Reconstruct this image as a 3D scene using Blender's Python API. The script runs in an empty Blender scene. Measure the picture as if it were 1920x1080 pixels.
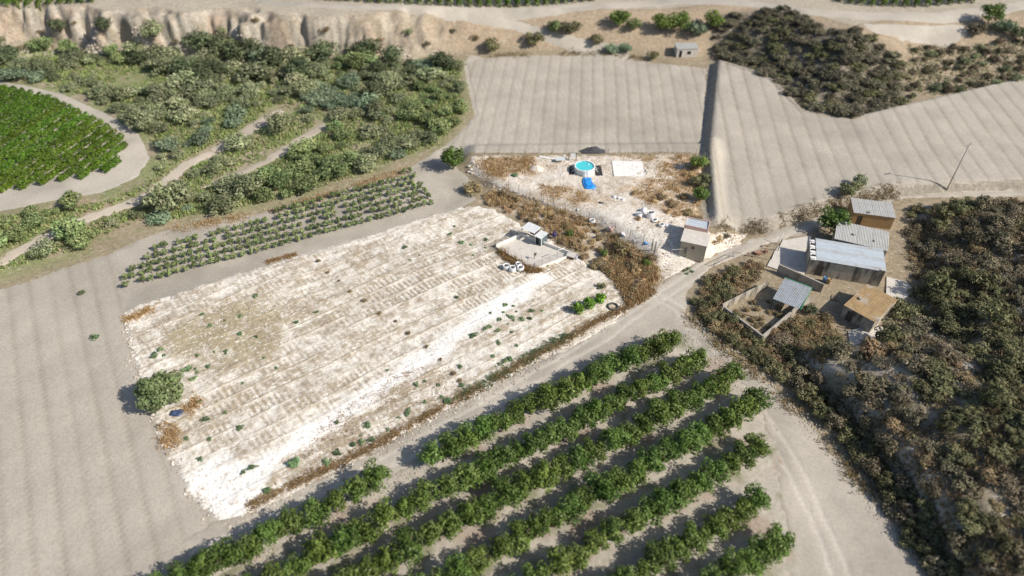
import bpy, math, random
import numpy as np
from mathutils import Vector, Matrix

# ------------------------------------------------------------------ camera, sky, sun, exposure
scene = bpy.context.scene
COL = scene.collection
PITCH = math.radians(42.0); CAM_Z = 73.0; LENS = 24.0; FPX = LENS / 36.0 * 1920.0
cam_data = bpy.data.cameras.new("camera"); cam = bpy.data.objects.new("camera", cam_data); COL.objects.link(cam)
cam.location = (0, 0, CAM_Z); cam.rotation_euler = (math.pi / 2 - PITCH, 0, 0)
cam_data.lens = LENS; cam_data.sensor_width = 36.0; cam_data.clip_start = 0.5; cam_data.clip_end = 6000
cam_data.dof.use_dof = True; cam_data.dof.focus_distance = 104.0; cam_data.dof.aperture_fstop = 0.034
scene.camera = cam

SUN_EL = math.radians(38); SUN_DIR = Vector((0.94, -0.34, 0)).normalized()      # ground direction towards the sun
sun_vec = Vector((SUN_DIR.x * math.cos(SUN_EL), SUN_DIR.y * math.cos(SUN_EL), math.sin(SUN_EL)))
world = bpy.data.worlds.new("World"); scene.world = world; world.use_nodes = True
wn = world.node_tree.nodes; wl = world.node_tree.links
sky = wn.new("ShaderNodeTexSky"); sky.sky_type = 'NISHITA'; sky.sun_disc = False
sky.sun_elevation = SUN_EL; sky.sun_rotation = math.atan2(SUN_DIR.x, SUN_DIR.y)
sky.air_density = 1.0; sky.dust_density = 1.5
wl.new(sky.outputs[0], wn["Background"].inputs[0]); wn["Background"].inputs[1].default_value = 0.085
sun_data = bpy.data.lights.new("sun", 'SUN'); sun_data.energy = 4.2; sun_data.angle = math.radians(0.55); sun_data.color = (1.0, 0.93, 0.83)
sun = bpy.data.objects.new("sun", sun_data); COL.objects.link(sun)
sun.rotation_euler = sun_vec.to_track_quat('Z', 'Y').to_euler(); sun.location = (60, -20, 120)
vs = scene.view_settings; vs.view_transform = 'Standard'; vs.look = 'None'; vs.gamma = 1.0; vs.exposure = 0.27; vs.use_curve_mapping = False

# ------------------------------------------------------------------ small numpy toolbox
rng = np.random.default_rng(11); random.seed(5)
def hash2(ix, iy, s):
    h = (ix.astype(np.int64) * 374761393 + iy.astype(np.int64) * 668265263 + s * 974634777) & 0x7fffffff
    h = ((h ^ (h >> 13)) * 1274126177) & 0x7fffffff
    return ((h ^ (h >> 16)) & 0xffff) / 65535.0
def vnoise(x, y, s=0):
    ix = np.floor(x); iy = np.floor(y); fx = x - ix; fy = y - iy
    fx = fx * fx * (3 - 2 * fx); fy = fy * fy * (3 - 2 * fy)
    a = hash2(ix, iy, s); b = hash2(ix + 1, iy, s); c = hash2(ix, iy + 1, s); d = hash2(ix + 1, iy + 1, s)
    return (a + (b - a) * fx) * (1 - fy) + (c + (d - c) * fx) * fy
def fbm(x, y, s=0, o=4):
    v = 0; a = 0.5; t = 0
    for k in range(o):
        v = v + a * vnoise(x, y, s + k * 17); t += a; x = x * 2.03 + 7.1; y = y * 2.03 - 3.7; a *= 0.5
    return v / t
def sstep(a, b, x):
    t = np.clip((x - a) / (b - a), 0, 1); return t * t * (3 - 2 * t)
def inside(poly, x, y):
    poly = np.asarray(poly, float); r = np.zeros(x.shape, bool); n = len(poly)
    for i in range(n):
        x1, y1 = poly[i]; x2, y2 = poly[(i + 1) % n]
        if y1 == y2: continue
        c = ((y1 > y) != (y2 > y)) & (x < (x2 - x1) * (y - y1) / (y2 - y1) + x1)
        r ^= c
    return r
def segdist(poly, x, y, closed=True):
    poly = np.asarray(poly, float); n = len(poly); best = np.full(x.shape, 1e9)
    for i in range(n if closed else n - 1):
        ax, ay = poly[i]; bx, by = poly[(i + 1) % n]; dx = bx - ax; dy = by - ay; L = dx * dx + dy * dy + 1e-9
        t = np.clip(((x - ax) * dx + (y - ay) * dy) / L, 0, 1)
        best = np.minimum(best, np.hypot(x - ax - t * dx, y - ay - t * dy))
    return best
def sdist(poly, x, y):                      # positive inside
    d = segdist(poly, x, y); return np.where(inside(poly, x, y), d, -d)

# ------------------------------------------------------------------ surveying: photo point -> place on a level / on the terrain
SP, CP = math.sin(PITCH), math.cos(PITCH)
def rays(px):
    px = np.atleast_2d(np.asarray(px, float)); a = (px[:, 0] - 960) / FPX; b = (540 - px[:, 1]) / FPX
    return np.stack([a, CP + b * SP, -SP + b * CP], 1)
def lev(px, z=0.0):
    d = rays(px); t = (z - CAM_Z) / d[:, 2]
    return (np.array([0, 0, CAM_Z]) + d * t[:, None])
def lev2(px, z=0.0): return lev(px, z)[:, :2]

# terrain controls
YARD_H, FIELD_H, PLAT_H = 1.5, 1.7, 9.0
hp_yard = lev2([(880, 305), (890, 285), (1330, 280), (1330, 425), (1360, 440), (1290, 470), (1235, 475), (1105, 402), (1000, 370), (930, 347)])
hp_field = lev2([(1345, 122), (1440, 150), (1500, 215), (1620, 225), (1750, 195), (1920, 155), (2300, 140), (2300, 352), (1920, 350), (1680, 358), (1560, 383), (1440, 425), (1340, 424), (1326, 300)])
hp_hill = lev2([(1445, 640), (1570, 775), (1668, 900), (1768, 1080), (1830, 1300), (2500, 1300), (2500, 365), (1920, 378), (1715, 385), (1735, 500), (1720, 600), (1560, 660)])
foot_px = [(-900, 140), (-400, 128), (0, 106), (130, 102), (260, 108), (450, 112), (600, 116), (760, 110), (870, 102), (950, 100), (1130, 104), (1330, 110), (1440, 150), (1500, 212), (1620, 222), (1700, 195), (1850, 165), (1920, 160), (2400, 150), (3000, 150)]
foot = lev2(foot_px)
def plateau(x, y):
    d = segdist(foot, x, y, False) * np.sign(y - np.interp(x, foot[:, 0], foot[:, 1]))
    W = np.interp(x, [-130, -45, -20, 0, 30, 55, 75, 200], [8, 8, 11, 15, 16, 20, 27, 27])
    H = np.interp(x, [-130, -30, 0, 40, 75, 200], [9.5, 9, 7, 6, 8, 8])
    cl = np.interp(x, [-200, -35, -10], [1, 1, 0])
    xs = x + (y - 170) * 0.5 * np.sin(x * 0.05)
    g = (fbm(xs * 0.09, y * 0.09, 3, 3) - 0.5) * 7 * cl + (np.abs(fbm(xs * 0.08, y * 0.08, 6, 4) - 0.5) * 16 - 1.8) * cl + (np.abs(fbm(xs * 0.3 + y * .2, y * 0.2, 8, 3) - 0.5) * 5 - .6) * cl * 0.7 + (fbm(xs * 0.35, y * 0.3, 9, 4) - 0.5) * 2.6 * cl
    t = np.clip((d + g) / W, 0, 1)
    ease = t * t * (3 - 2 * t)
    prof = ease * (1 - 0.35 * cl) + 0.35 * cl * np.clip(t * 1.7, 0, 1) ** 2
    return H * prof, t, cl
def height(x, y):
    z = (fbm(x * 0.035, y * 0.035, 1, 3) - 0.5) * 0.9 + (fbm(x * 0.22, y * 0.22, 2, 3) - 0.5) * 0.16
    z = z + YARD_H * sstep(-3.2, 0.6, sdist(hp_yard, x, y))
    z = z + FIELD_H * sstep(-1.6, 0.4, sdist(hp_field, x, y))
    dh = sdist(hp_hill, x, y); dc = np.clip(dh, 0, 60)
    z = z + np.where(dh > 0, (1.0 + 2.0 * (1 - sstep(58, 70, y))) * sstep(0, 2.8, dc) + 0.24 * np.minimum(dc, 34) + (fbm(x * 0.16, y * 0.16, 5, 3) - 0.5) * 2.4 * sstep(1, 8, dc), 0)
    p, t, cl = plateau(x, y)
    return z + p
GX0, GX1, GY0, GY1, GR = -200.0, 200.0, 5.0, 245.0, 0.5
_gx = np.arange(GX0, GX1 + .01, GR); _gy = np.arange(GY0, GY1 + .01, GR)
_X, _Y = np.meshgrid(_gx, _gy); HG = height(_X, _Y)
def hz(x, y):
    x = np.asarray(x, float); y = np.asarray(y, float)
    fx = np.clip((x - GX0) / GR, 0, len(_gx) - 1.001); fy = np.clip((y - GY0) / GR, 0, len(_gy) - 1.001)
    ix = fx.astype(int); iy = fy.astype(int); fx = fx - ix; fy = fy - iy
    return (HG[iy, ix] * (1 - fx) + HG[iy, ix + 1] * fx) * (1 - fy) + (HG[iy + 1, ix] * (1 - fx) + HG[iy + 1, ix + 1] * fx) * fy
def terr(px):                                # where the line of sight meets the terrain
    d = rays(px); n = len(d); t0 = (14.0 - CAM_Z) / d[:, 2]; t1 = (-3.0 - CAM_Z) / d[:, 2]
    out = t1.copy(); done = np.zeros(n, bool); prev = t0.copy()
    for k in range(1, 161):
        t = t0 + (t1 - t0) * k / 160.0
        hit = (~done) & (CAM_Z + d[:, 2] * t <= hz(d[:, 0] * t, d[:, 1] * t))
        out[hit] = t[hit]; done |= hit
        prev = np.where(done, prev, t)
    lo = prev; hi = out
    for k in range(14):
        m = (lo + hi) / 2; below = CAM_Z + d[:, 2] * m <= hz(d[:, 0] * m, d[:, 1] * m)
        hi = np.where(below, m, hi); lo = np.where(below, lo, m)
    x = d[:, 0] * hi; y = d[:, 1] * hi
    return np.stack([x, y, hz(x, y)], 1)
def T(u, v):
    p = terr([(u, v)])[0]; return Vector((float(p[0]), float(p[1]), float(p[2])))
def T2(pts): return terr(pts)[:, :2]
def Z(x, y): return float(hz(np.array([x]), np.array([y]))[0])

# ------------------------------------------------------------------ tagging
def tag(o, label=None, cat=None, group=None, kind=None):
    if label: o["label"] = label
    if cat: o["category"] = cat
    if group: o["group"] = group
    if kind: o["kind"] = kind
    return o
def empty(name, loc=(0, 0, 0), rz=0.0):
    o = bpy.data.objects.new(name, None); COL.objects.link(o); o.location = loc; o.rotation_euler = (0, 0, rz); o.empty_display_size = 0.3
    return o
def link(name, me, parent=None, loc=(0, 0, 0), rot=(0, 0, 0), sc=(1, 1, 1)):
    o = bpy.data.objects.new(name, me); COL.objects.link(o); o.location = loc; o.rotation_euler = rot; o.scale = sc
    if parent is not None: o.parent = parent
    return o
ORD = ['first', 'second', 'third', 'fourth', 'fifth', 'sixth', 'seventh', 'eighth', 'ninth', 'tenth', 'eleventh', 'twelfth', 'thirteenth', 'fourteenth', 'fifteenth',
       'sixteenth', 'seventeenth', 'eighteenth', 'nineteenth', 'twentieth'] + ['twenty-' + w for w in ['first', 'second', 'third', 'fourth', 'fifth', 'sixth', 'seventh', 'eighth', 'ninth']] + ['thirtieth'] + ['thirty-' + w for w in ['first', 'second', 'third', 'fourth', 'fifth', 'sixth', 'seventh', 'eighth', 'ninth']]

# ------------------------------------------------------------------ materials
def new_mat(name):
    m = bpy.data.materials.new(name); m.use_nodes = True
    return m, m.node_tree.nodes, m.node_tree.links, m.node_tree.nodes["Principled BSDF"]
def soil_mat(name, fine=0.35, scale=2.2, bump=0.5, bump_d=0.06, speck=None, rough=0.95):
    """vertex colour 'col' carries the soil kinds, noise gives grain and clods"""
    m, n, l, b = new_mat(name)
    a = n.new("ShaderNodeAttribute"); a.attribute_name = "col"
    geo = n.new("ShaderNodeNewGeometry")
    n1 = n.new("ShaderNodeTexNoise"); n1.inputs["Scale"].default_value = scale; n1.inputs["Detail"].default_value = 9; n1.inputs["Roughness"].default_value = 0.72
    n2 = n.new("ShaderNodeTexNoise"); n2.inputs["Scale"].default_value = 0.16; n2.inputs["Detail"].default_value = 5
    l.new(geo.outputs["Position"], n1.inputs["Vector"]); l.new(geo.outputs["Position"], n2.inputs["Vector"])
    r1 = n.new("ShaderNodeMapRange"); r1.inputs[1].default_value = 0.28; r1.inputs[2].default_value = 0.72; r1.inputs[3].default_value = 1 - fine; r1.inputs[4].default_value = 1 + fine * 0.75
    r2 = n.new("ShaderNodeMapRange"); r2.inputs[1].default_value = 0.3; r2.inputs[2].default_value = 0.7; r2.inputs[3].default_value = 0.9; r2.inputs[4].default_value = 1.08
    l.new(n1.outputs[0], r1.inputs[0]); l.new(n2.outputs[0], r2.inputs[0])
    mu = n.new("ShaderNodeMath"); mu.operation = 'MULTIPLY'; l.new(r1.outputs[0], mu.inputs[0]); l.new(r2.outputs[0], mu.inputs[1])
    vm = n.new("ShaderNodeVectorMath"); vm.operation = 'SCALE'; l.new(a.outputs["Color"], vm.inputs[0]); l.new(mu.outputs[0], vm.inputs["Scale"])
    out = vm.outputs[0]
    if speck:                                 # scattered small stones / straw of another colour
        vo = n.new("ShaderNodeTexNoise"); vo.inputs["Scale"].default_value = speck[1]; vo.inputs["Detail"].default_value = 3; l.new(geo.outputs["Position"], vo.inputs["Vector"])
        rr = n.new("ShaderNodeMapRange"); rr.inputs[1].default_value = speck[2]; rr.inputs[2].default_value = speck[2] + 0.06; l.new(vo.outputs[0], rr.inputs[0])
        mx = n.new("ShaderNodeMix"); mx.data_type = 'RGBA'; mx.inputs[7].default_value = (*speck[0], 1)
        ms = n.new("ShaderNodeMath"); ms.operation = 'MULTIPLY'; ms.inputs[1].default_value = speck[3]; l.new(rr.outputs[0], ms.inputs[0])
        l.new(ms.outputs[0], mx.inputs[0]); l.new(out, mx.inputs[6]); out = mx.outputs[2]
    l.new(out, b.inputs["Base Color"]); b.inputs["Roughness"].default_value = rough; b.inputs["Specular IOR Level"].default_value = 0.1
    bp = n.new("ShaderNodeBump"); bp.inputs["Strength"].default_value = bump; bp.inputs["Distance"].default_value = bump_d
    l.new(n1.outputs[0], bp.inputs["Height"]); l.new(bp.outputs[0], b.inputs["Normal"])
    return m
def leaf_mat(name, rough=0.6, vary=0.25, trans=0.25, hue=0.4):
    m, n, l, b = new_mat(name)
    a = n.new("ShaderNodeAttribute"); a.attribute_name = "col"
    oi = n.new("ShaderNodeObjectInfo")
    hs = n.new("ShaderNodeHueSaturation")
    r1 = n.new("ShaderNodeMapRange"); r1.inputs[3].default_value = 1 - vary; r1.inputs[4].default_value = 1 + vary; l.new(oi.outputs["Random"], r1.inputs[0])
    wn_ = n.new("ShaderNodeTexWhiteNoise"); wn_.noise_dimensions = '1D'; l.new(oi.outputs["Random"], wn_.inputs["W"])
    r2 = n.new("ShaderNodeMapRange"); r2.inputs[3].default_value = 0.5 - 0.03 * hue; r2.inputs[4].default_value = 0.5 + 0.04 * hue; l.new(wn_.outputs[0], r2.inputs[0])
    l.new(r2.outputs[0], hs.inputs["Hue"]); l.new(r1.outputs[0], hs.inputs["Value"]); l.new(a.outputs["Color"], hs.inputs["Color"])
    l.new(hs.outputs[0], b.inputs["Base Color"]); b.inputs["Roughness"].default_value = rough; b.inputs["Specular IOR Level"].default_value = 0.25
    if trans:
        tr = n.new("ShaderNodeBsdfTranslucent"); l.new(hs.outputs[0], tr.inputs[0]); mx = n.new("ShaderNodeMixShader"); mx.inputs[0].default_value = trans
        l.new(b.outputs[0], mx.inputs[1]); l.new(tr.outputs[0], mx.inputs[2]); l.new(mx.outputs[0], n["Material Output"].inputs[0])
    return m
_mats = {}
def flat_mat(name, col, rough=0.8, vary=0.18, scale=3.0, metal=0.0, bump=0.1, streak=None, spec=0.3):
    """one material: base colour broken up by grain and, if asked, drip streaks or rust"""
    if name in _mats: return _mats[name]
    m, n, l, b = new_mat(name); _mats[name] = m
    geo = n.new("ShaderNodeTexCoord")
    n1 = n.new("ShaderNodeTexNoise"); n1.inputs["Scale"].default_value = scale; n1.inputs["Detail"].default_value = 8; n1.inputs["Roughness"].default_value = 0.65
    l.new(geo.outputs["Object"], n1.inputs["Vector"])
    r = n.new("ShaderNodeMapRange"); r.inputs[1].default_value = 0.3; r.inputs[2].default_value = 0.7; r.inputs[3].default_value = 1 - vary; r.inputs[4].default_value = 1 + vary
    l.new(n1.outputs[0], r.inputs[0])
    vm = n.new("ShaderNodeVectorMath"); vm.operation = 'SCALE'; vm.inputs[0].default_value = col; l.new(r.outputs[0], vm.inputs["Scale"]); out = vm.outputs[0]
    if streak:
        mp = n.new("ShaderNodeMapping"); mp.inputs["Scale"].default_value = streak[1]; l.new(geo.outputs["Object"], mp.inputs[0])
        n3 = n.new("ShaderNodeTexNoise"); n3.inputs["Scale"].default_value = 1.0; n3.inputs["Detail"].default_value = 6; l.new(mp.outputs[0], n3.inputs["Vector"])
        r3 = n.new("ShaderNodeMapRange"); r3.inputs[1].default_value = streak[2]; r3.inputs[2].default_value = streak[2] + 0.15; r3.inputs[4].default_value = streak[3]; l.new(n3.outputs[0], r3.inputs[0])
        mx = n.new("ShaderNodeMix"); mx.data_type = 'RGBA'; mx.inputs[7].default_value = (*streak[0], 1); l.new(r3.outputs[0], mx.inputs[0]); l.new(out, mx.inputs[6]); out = mx.outputs[2]
    l.new(out, b.inputs["Base Color"]); b.inputs["Roughness"].default_value = rough; b.inputs["Metallic"].default_value = metal; b.inputs["Specular IOR Level"].default_value = spec
    if bump:
        bp = n.new("ShaderNodeBump"); bp.inputs["Strength"].default_value = bump; bp.inputs["Distance"].default_value = 0.03; l.new(n1.outputs[0], bp.inputs["Height"]); l.new(bp.outputs[0], b.inputs["Normal"])
    return m

# ------------------------------------------------------------------ mesh from arrays
def mesh_np(name, V, Fq, col=None, mat=None, smooth=False):
    me = bpy.data.meshes.new(name); V = np.asarray(V, np.float32); Fq = np.asarray(Fq, np.int32); k = Fq.shape[1]
    me.vertices.add(len(V)); me.vertices.foreach_set("co", V.ravel())
    me.loops.add(Fq.size); me.loops.foreach_set("vertex_index", Fq.ravel())
    me.polygons.add(len(Fq)); me.polygons.foreach_set("loop_start", np.arange(0, Fq.size, k, dtype=np.int32)); me.polygons.foreach_set("loop_total", np.full(len(Fq), k, np.int32))
    if smooth: me.polygons.foreach_set("use_smooth", np.ones(len(Fq), bool))
    if col is not None:
        at = me.color_attributes.new("col", 'FLOAT_COLOR', 'POINT'); c = np.ones((len(V), 4), np.float32); c[:, :3] = col; at.data.foreach_set("color", c.ravel())
    me.update(); me.validate()
    if mat: me.materials.append(mat)
    return me
def mixc(c, c2, t): return c + (np.asarray(c2) - c) * np.clip(t, 0, 1)[:, None]

# ------------------------------------------------------------------ region outlines (as seen in the photo, laid on the terrain)
PX = dict(
  left_field=[(-420, 680), (-150, 590), (60, 522), (150, 492), (212, 470), (228, 520), (252, 592), (260, 650), (282, 720), (322, 830), (382, 930), (428, 975), (440, 1060), (380, 1140), (-300, 1400)],
  orchard=[(330, 1140), (440, 1040), (1275, 606), (1335, 640), (1440, 720), (1475, 850), (1490, 1000), (1540, 1230), (330, 1260)],
  track=[(395, 975), (470, 955), (700, 840), (850, 755), (960, 695), (1100, 630), (1200, 562), (1245, 522), (1310, 488), (1385, 456), (1450, 432), (1520, 405), (1600, 378), (1680, 362), (1920, 349), (2250, 342),
         (2250, 372), (1920, 371), (1700, 374), (1600, 400), (1545, 428), (1470, 452), (1400, 478), (1335, 505), (1292, 548), (1288, 590), (1330, 632), (1400, 684), (1478, 752), (1572, 850), (1652, 950), (1732, 1060), (1830, 1240),
         (1470, 1260), (1470, 1000), (1440, 850), (1405, 740), (1320, 660), (1260, 622), (700, 915), (430, 1075), (380, 1120), (330, 1020)],
  young=[(205, 474), (300, 432), (500, 396), (600, 368), (780, 313), (840, 300), (880, 330), (895, 372), (860, 396), (560, 486), (232, 600), (222, 540)],
  farm_track=[(765, 314), (832, 272), (888, 222), (878, 180), (866, 122), (880, 100), (912, 108), (908, 232), (884, 288), (838, 300), (850, 340), (880, 362), (898, 374), (860, 396), (815, 390), (805, 340)],
  top_field=[(872, 118), (905, 108), (1010, 103), (1130, 103), (1210, 115), (1328, 128), (1318, 284), (1100, 287), (890, 288), (850, 285), (842, 270), (890, 215)],
  right_field=[(1345, 116), (1440, 146), (1500, 208), (1600, 222), (1700, 196), (1780, 176), (1850, 158), (1920, 152), (2200, 140), (2200, 348), (1920, 345), (1680, 354), (1560, 380), (1440, 420), (1340, 424), (1326, 400), (1328, 300)],
  yard=[(885, 292), (1322, 286), (1318, 340), (1310, 415), (1335, 435), (1405, 436), (1390, 458), (1310, 494), (1245, 530), (1232, 500), (1222, 480), (1100, 408), (1000, 374), (930, 350), (880, 324)],
  plot=[(232, 588), (262, 570), (400, 525), (560, 479), (700, 436), (800, 405), (862, 388), (900, 384), (945, 400), (990, 432), (1060, 470), (1110, 500), (1150, 520), (1215, 530), (1244, 522), (1200, 572), (1100, 642), (960, 707), (850, 768), (700, 853), (520, 950), (470, 969), (408, 981), (360, 935), (300, 830), (262, 720), (237, 640)],
  vineyard=[(-260, 140), (-60, 142), (0, 150), (120, 176), (200, 212), (262, 250), (284, 295), (258, 335), (190, 364), (0, 398), (-260, 450)],
)
PW = {k: T2(v) for k, v in PX.items()}

# ------------------------------------------------------------------ base ground: one sheet to the horizon
def axis(a, b, step, far, g=1.25):
    c = list(np.arange(a, b + 1e-6, step)); s = step
    lo = [a]; hi = [c[-1]]
    while hi[-1] < far: s *= g; hi.append(hi[-1] + s)
    s = step
    while lo[-1] > -far: s *= g; lo.append(lo[-1] - s)
    return np.array(lo[:0:-1] + c + hi[1:])
ax_ = axis(-188, 188, 0.5, 2500); ay_ = axis(12, 228, 0.5, 2600)
X, Y = np.meshgrid(ax_, ay_); x = X.ravel(); y = Y.ravel()
z = hz(x, y)
lower = np.zeros(x.shape)
for k, p in PW.items(): lower = np.maximum(lower, sstep(0.5, 1.6, sdist(p, x, y)) if True else 0)
z = z - 0.35 * lower
pp, tt, cl = plateau(x, y)
n1 = fbm(x * 0.09, y * 0.09, 21, 4); n2 = fbm(x * 0.5, y * 0.5, 22, 4); n3 = fbm(x * 0.03, y * 0.03, 23, 3)
c = np.tile(np.array([0.34, 0.28, 0.195]), (len(x), 1))
valley = T2([(-400, 60), (60, 60), (300, 80), (560, 70), (760, 100), (868, 110), (885, 200), (835, 275), (760, 305), (560, 378), (480, 392), (300, 428), (130, 490), (0, 530), (-400, 620)])
dv = sdist(valley, x, y)
vm_ = sstep(-3, 4, dv)
c = mixc(c, (0.25, 0.27, 0.13), vm_ * sstep(0.30, 0.52, n1 * 0.6 + n2 * 0.4))
c = mixc(c, (0.36, 0.31, 0.22), vm_ * sstep(0.60, 0.72, n1))
dh = sdist(hp_hill, x, y); hm = sstep(-1, 3, dh)
c = mixc(c, (0.27, 0.235, 0.175), hm)
c = mixc(c, (0.50, 0.455, 0.39), hm * sstep(0.46, 0.60, n1 * 0.55 + n2 * 0.45))
tr_hill = T2([(1340, 30), (1480, 20), (1560, 60), (1650, 80), (1700, 130), (1705, 192), (1600, 216), (1510, 204), (1440, 145), (1345, 112)])
dt = sstep(-3, 2, sdist(tr_hill, x, y)); c = mixc(c, (0.24, 0.21, 0.165), dt * 0.9)
tr2 = T2([(1700, 85), (1920, 75), (2200, 70), (2200, 150), (1920, 150), (1760, 176), (1704, 192)])
d2 = sstep(-2, 3, sdist(tr2, x, y)); c = mixc(c, (0.40, 0.33, 0.24), d2 * sstep(0.35, 0.6, n2)); c = mixc(c, (0.22, 0.20, 0.12), d2 * sstep(0.55, 0.68, n1))
cliff = cl * sstep(0.04, 0.2, tt) * (1 - sstep(0.9, 1.0, tt))
c = mixc(c, (0.50, 0.455, 0.385), cliff * (0.7 + 0.3 * n2)); c = mixc(c, (0.40, 0.31, 0.23), cliff * sstep(0.5, 0.75, fbm(x * 0.2, y * 0.16, 31, 3)) * 0.9); c = mixc(c, (0.30, 0.25, 0.18), cliff * sstep(0.5, 0.62, fbm(x * 0.5, y * 0.4, 33, 3)) * 0.7)
zb_ = pp + (n1 - .5) * 1.5; c = mixc(c, (0.36, 0.31, 0.25), cliff * sstep(.55, .8, 0.5 + 0.5 * np.sin(zb_ * 3.1)) * .55)
mid = (1 - cl) * sstep(0.05, 0.3, tt) * (1 - sstep(0.9, 1, tt)) * (1 - dt) * (1 - d2)
c = mixc(c, (0.42, 0.33, 0.235), mid * 0.8)
c = mixc(c, (0.50, 0.45, 0.37), sstep(0.98, 1.0, tt) * 0.7)
bank = segdist(hp_field, x, y) < 2.2
c = mixc(c, (0.36, 0.33, 0.29), bank * 0.7)
emb_ = T2([(898, 378), (925, 352), (1000, 378), (1100, 412), (1215, 480), (1236, 505), (1226, 527), (1150, 515), (1112, 502), (1075, 470), (1035, 447), (1000, 418), (940, 396)])
em = sstep(-1, 1.5, sdist(emb_, x, y)); c = mixc(c, (0.62, 0.55, 0.45), em * sstep(.35, .55, n2) * .9); c = mixc(c, (0.46, 0.35, 0.22), em * sstep(.5, .65, fbm(x * .4, y * .4, 35, 3)) * .7)
nx, ny = len(ax_), len(ay_)
I = np.arange(nx * ny).reshape(ny, nx); Fq = np.stack([I[:-1, :-1], I[:-1, 1:], I[1:, 1:], I[1:, :-1]], -1).reshape(-1, 4)
M_ground = soil_mat("scrub_earth", 0.4, 1.4, 0.6, 0.12, speck=((0.52, 0.47, 0.38), 1.1, 0.60, 0.5))
g = link("ground", mesh_np("ground", np.stack([x, y, z], 1), Fq, c, M_ground, True)); tag(g, kind="structure")

# ------------------------------------------------------------------ sheets laid over it: fields, tracks, plots
def sheet(name, poly, res, off, colfn, mat, edge=0.35, disp=None):
    poly = np.asarray(poly); x0, y0 = np.maximum(poly.min(0) - 1, (-198, 8)); x1, y1 = np.minimum(poly.max(0) + 1, (198, 240))
    gx = np.arange(x0, x1, res); gy = np.arange(y0, y1, res); X, Y = np.meshgrid(gx, gy); x = X.ravel(); y = Y.ravel()
    d = sdist(poly, x, y) + (fbm(x * 0.7, y * 0.7, 40, 3) - 0.5) * 2 * edge
    nx, ny = len(gx), len(gy); I = np.arange(nx * ny).reshape(ny, nx)
    Fq = np.stack([I[:-1, :-1], I[:-1, 1:], I[1:, 1:], I[1:, :-1]], -1).reshape(-1, 4)
    keep = d[Fq].mean(1) > 0; Fq = Fq[keep]
    used = np.unique(Fq); mp = np.full(nx * ny, -1); mp[used] = np.arange(len(used)); Fq = mp[Fq]; x = x[used]; y = y[used]; d = d[used]
    z = hz(x, y) + off
    if disp is not None: z = z + disp(x, y, d)
    z = z - (off + 0.03) * (1 - sstep(0.0, 0.9, d))
    o = link(name, mesh_np(name, np.stack([x, y, z], 1), Fq, colfn(x, y, d), mat, True)); tag(o, kind="structure"); return o
def strip_poly(pts, w):
    p = T2(pts); L = []; R = []
    for i in range(len(p)):
        t = p[min(i + 1, len(p) - 1)] - p[max(i - 1, 0)]; t = t / (np.linalg.norm(t) + 1e-9); nrm = np.array([-t[1], t[0]]); ww = w[i] if hasattr(w, '__len__') else w
        L.append(p[i] + nrm * ww / 2); R.append(p[i] - nrm * ww / 2)
    return np.array(L + R[::-1])
def base_col(c): return lambda x, y, d: mixc(np.tile(np.array(c, float), (len(x), 1)), np.array(c) * 0.82, sstep(0.45, 0.7, fbm(x * 0.12, y * 0.12, 51, 4)))
GREY = np.array((0.485, 0.443, 0.377))
M_field = soil_mat("tilled_grey_soil", 0.22, 3.4, 0.7, 0.06, speck=((0.36, 0.32, 0.26), 2.6, 0.60, 0.45))
M_track = soil_mat("packed_track_dirt", 0.17, 2.6, 0.45, 0.05, speck=((0.40, 0.36, 0.30), 3.2, 0.60, 0.4))
def dirline(p, q):
    a = T2([p, q]); t = a[1] - a[0]; return t / np.linalg.norm(t)
def striped(c, t, per, amp, sharp, seed):
    nrm = np.array([-t[1], t[0]])
    def f(x, y, d):
        s = (x * nrm[0] + y * nrm[1]) / per + (fbm(x * 0.04, y * 0.04, seed, 2) - 0.5) * 0.2
        w = (0.5 + 0.5 * np.cos(2 * np.pi * s)) ** sharp * (0.35 + 0.9 * fbm(np.floor(s + .5) * 3.7, y * 0.02, seed + 9, 2)); w2 = (0.5 + 0.5 * np.cos(2 * np.pi * s * 4 + 1)) ** 2 * fbm(s * 1.3, y * 0.05, seed + 8, 3)
        out = np.tile(np.array(c, float), (len(x), 1)); n = fbm(x * 0.06, y * 0.06, seed + 3, 4)
        out = mixc(out, np.array(c) * 0.80, sstep(0.45, 0.75, n) * 0.8)
        out = mixc(out, np.array(c) * np.array([0.66, 0.63, 0.6]), w * amp * (0.55 + 0.8 * fbm(x * 0.2, y * 0.2, seed + 5, 2))); out = mixc(out, np.array(c) * 0.84, w2 * 0.75)
        return out
    def g(x, y, d):
        s = (x * nrm[0] + y * nrm[1]) / per + (fbm(x * 0.04, y * 0.04, seed, 2) - 0.5) * 0.2
        return -0.07 * (0.5 + 0.5 * np.cos(2 * np.pi * s)) ** sharp + 0.03 * np.cos(2 * np.pi * s * 4 + 1) + (fbm(x * 1.2, y * 1.2, seed, 3) - 0.5) * 0.06
    return f, g
f, gg = striped(GREY * 0.98, dirline((90, 1000), (45, 600)), 2.9, 1.0, 14, 61); sheet("ploughed_field", PW['left_field'], 0.45, 0.05, f, M_field, 0.5, gg)
f, gg = striped(GREY * 1.0, dirline((975, 280), (1000, 130)), 2.7, 1.0, 14, 62); sheet("ploughed_field", PW['top_field'], 0.4, 0.12, f, M_field, 0.6, gg)
f, gg = striped(GREY * 1.0, dirline((1500, 400), (1440, 190)), 3.4, 1.1, 14, 63); sheet("ploughed_field", PW['right_field'], 0.45, 0.05, f, M_field, 0.4, gg)
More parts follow.
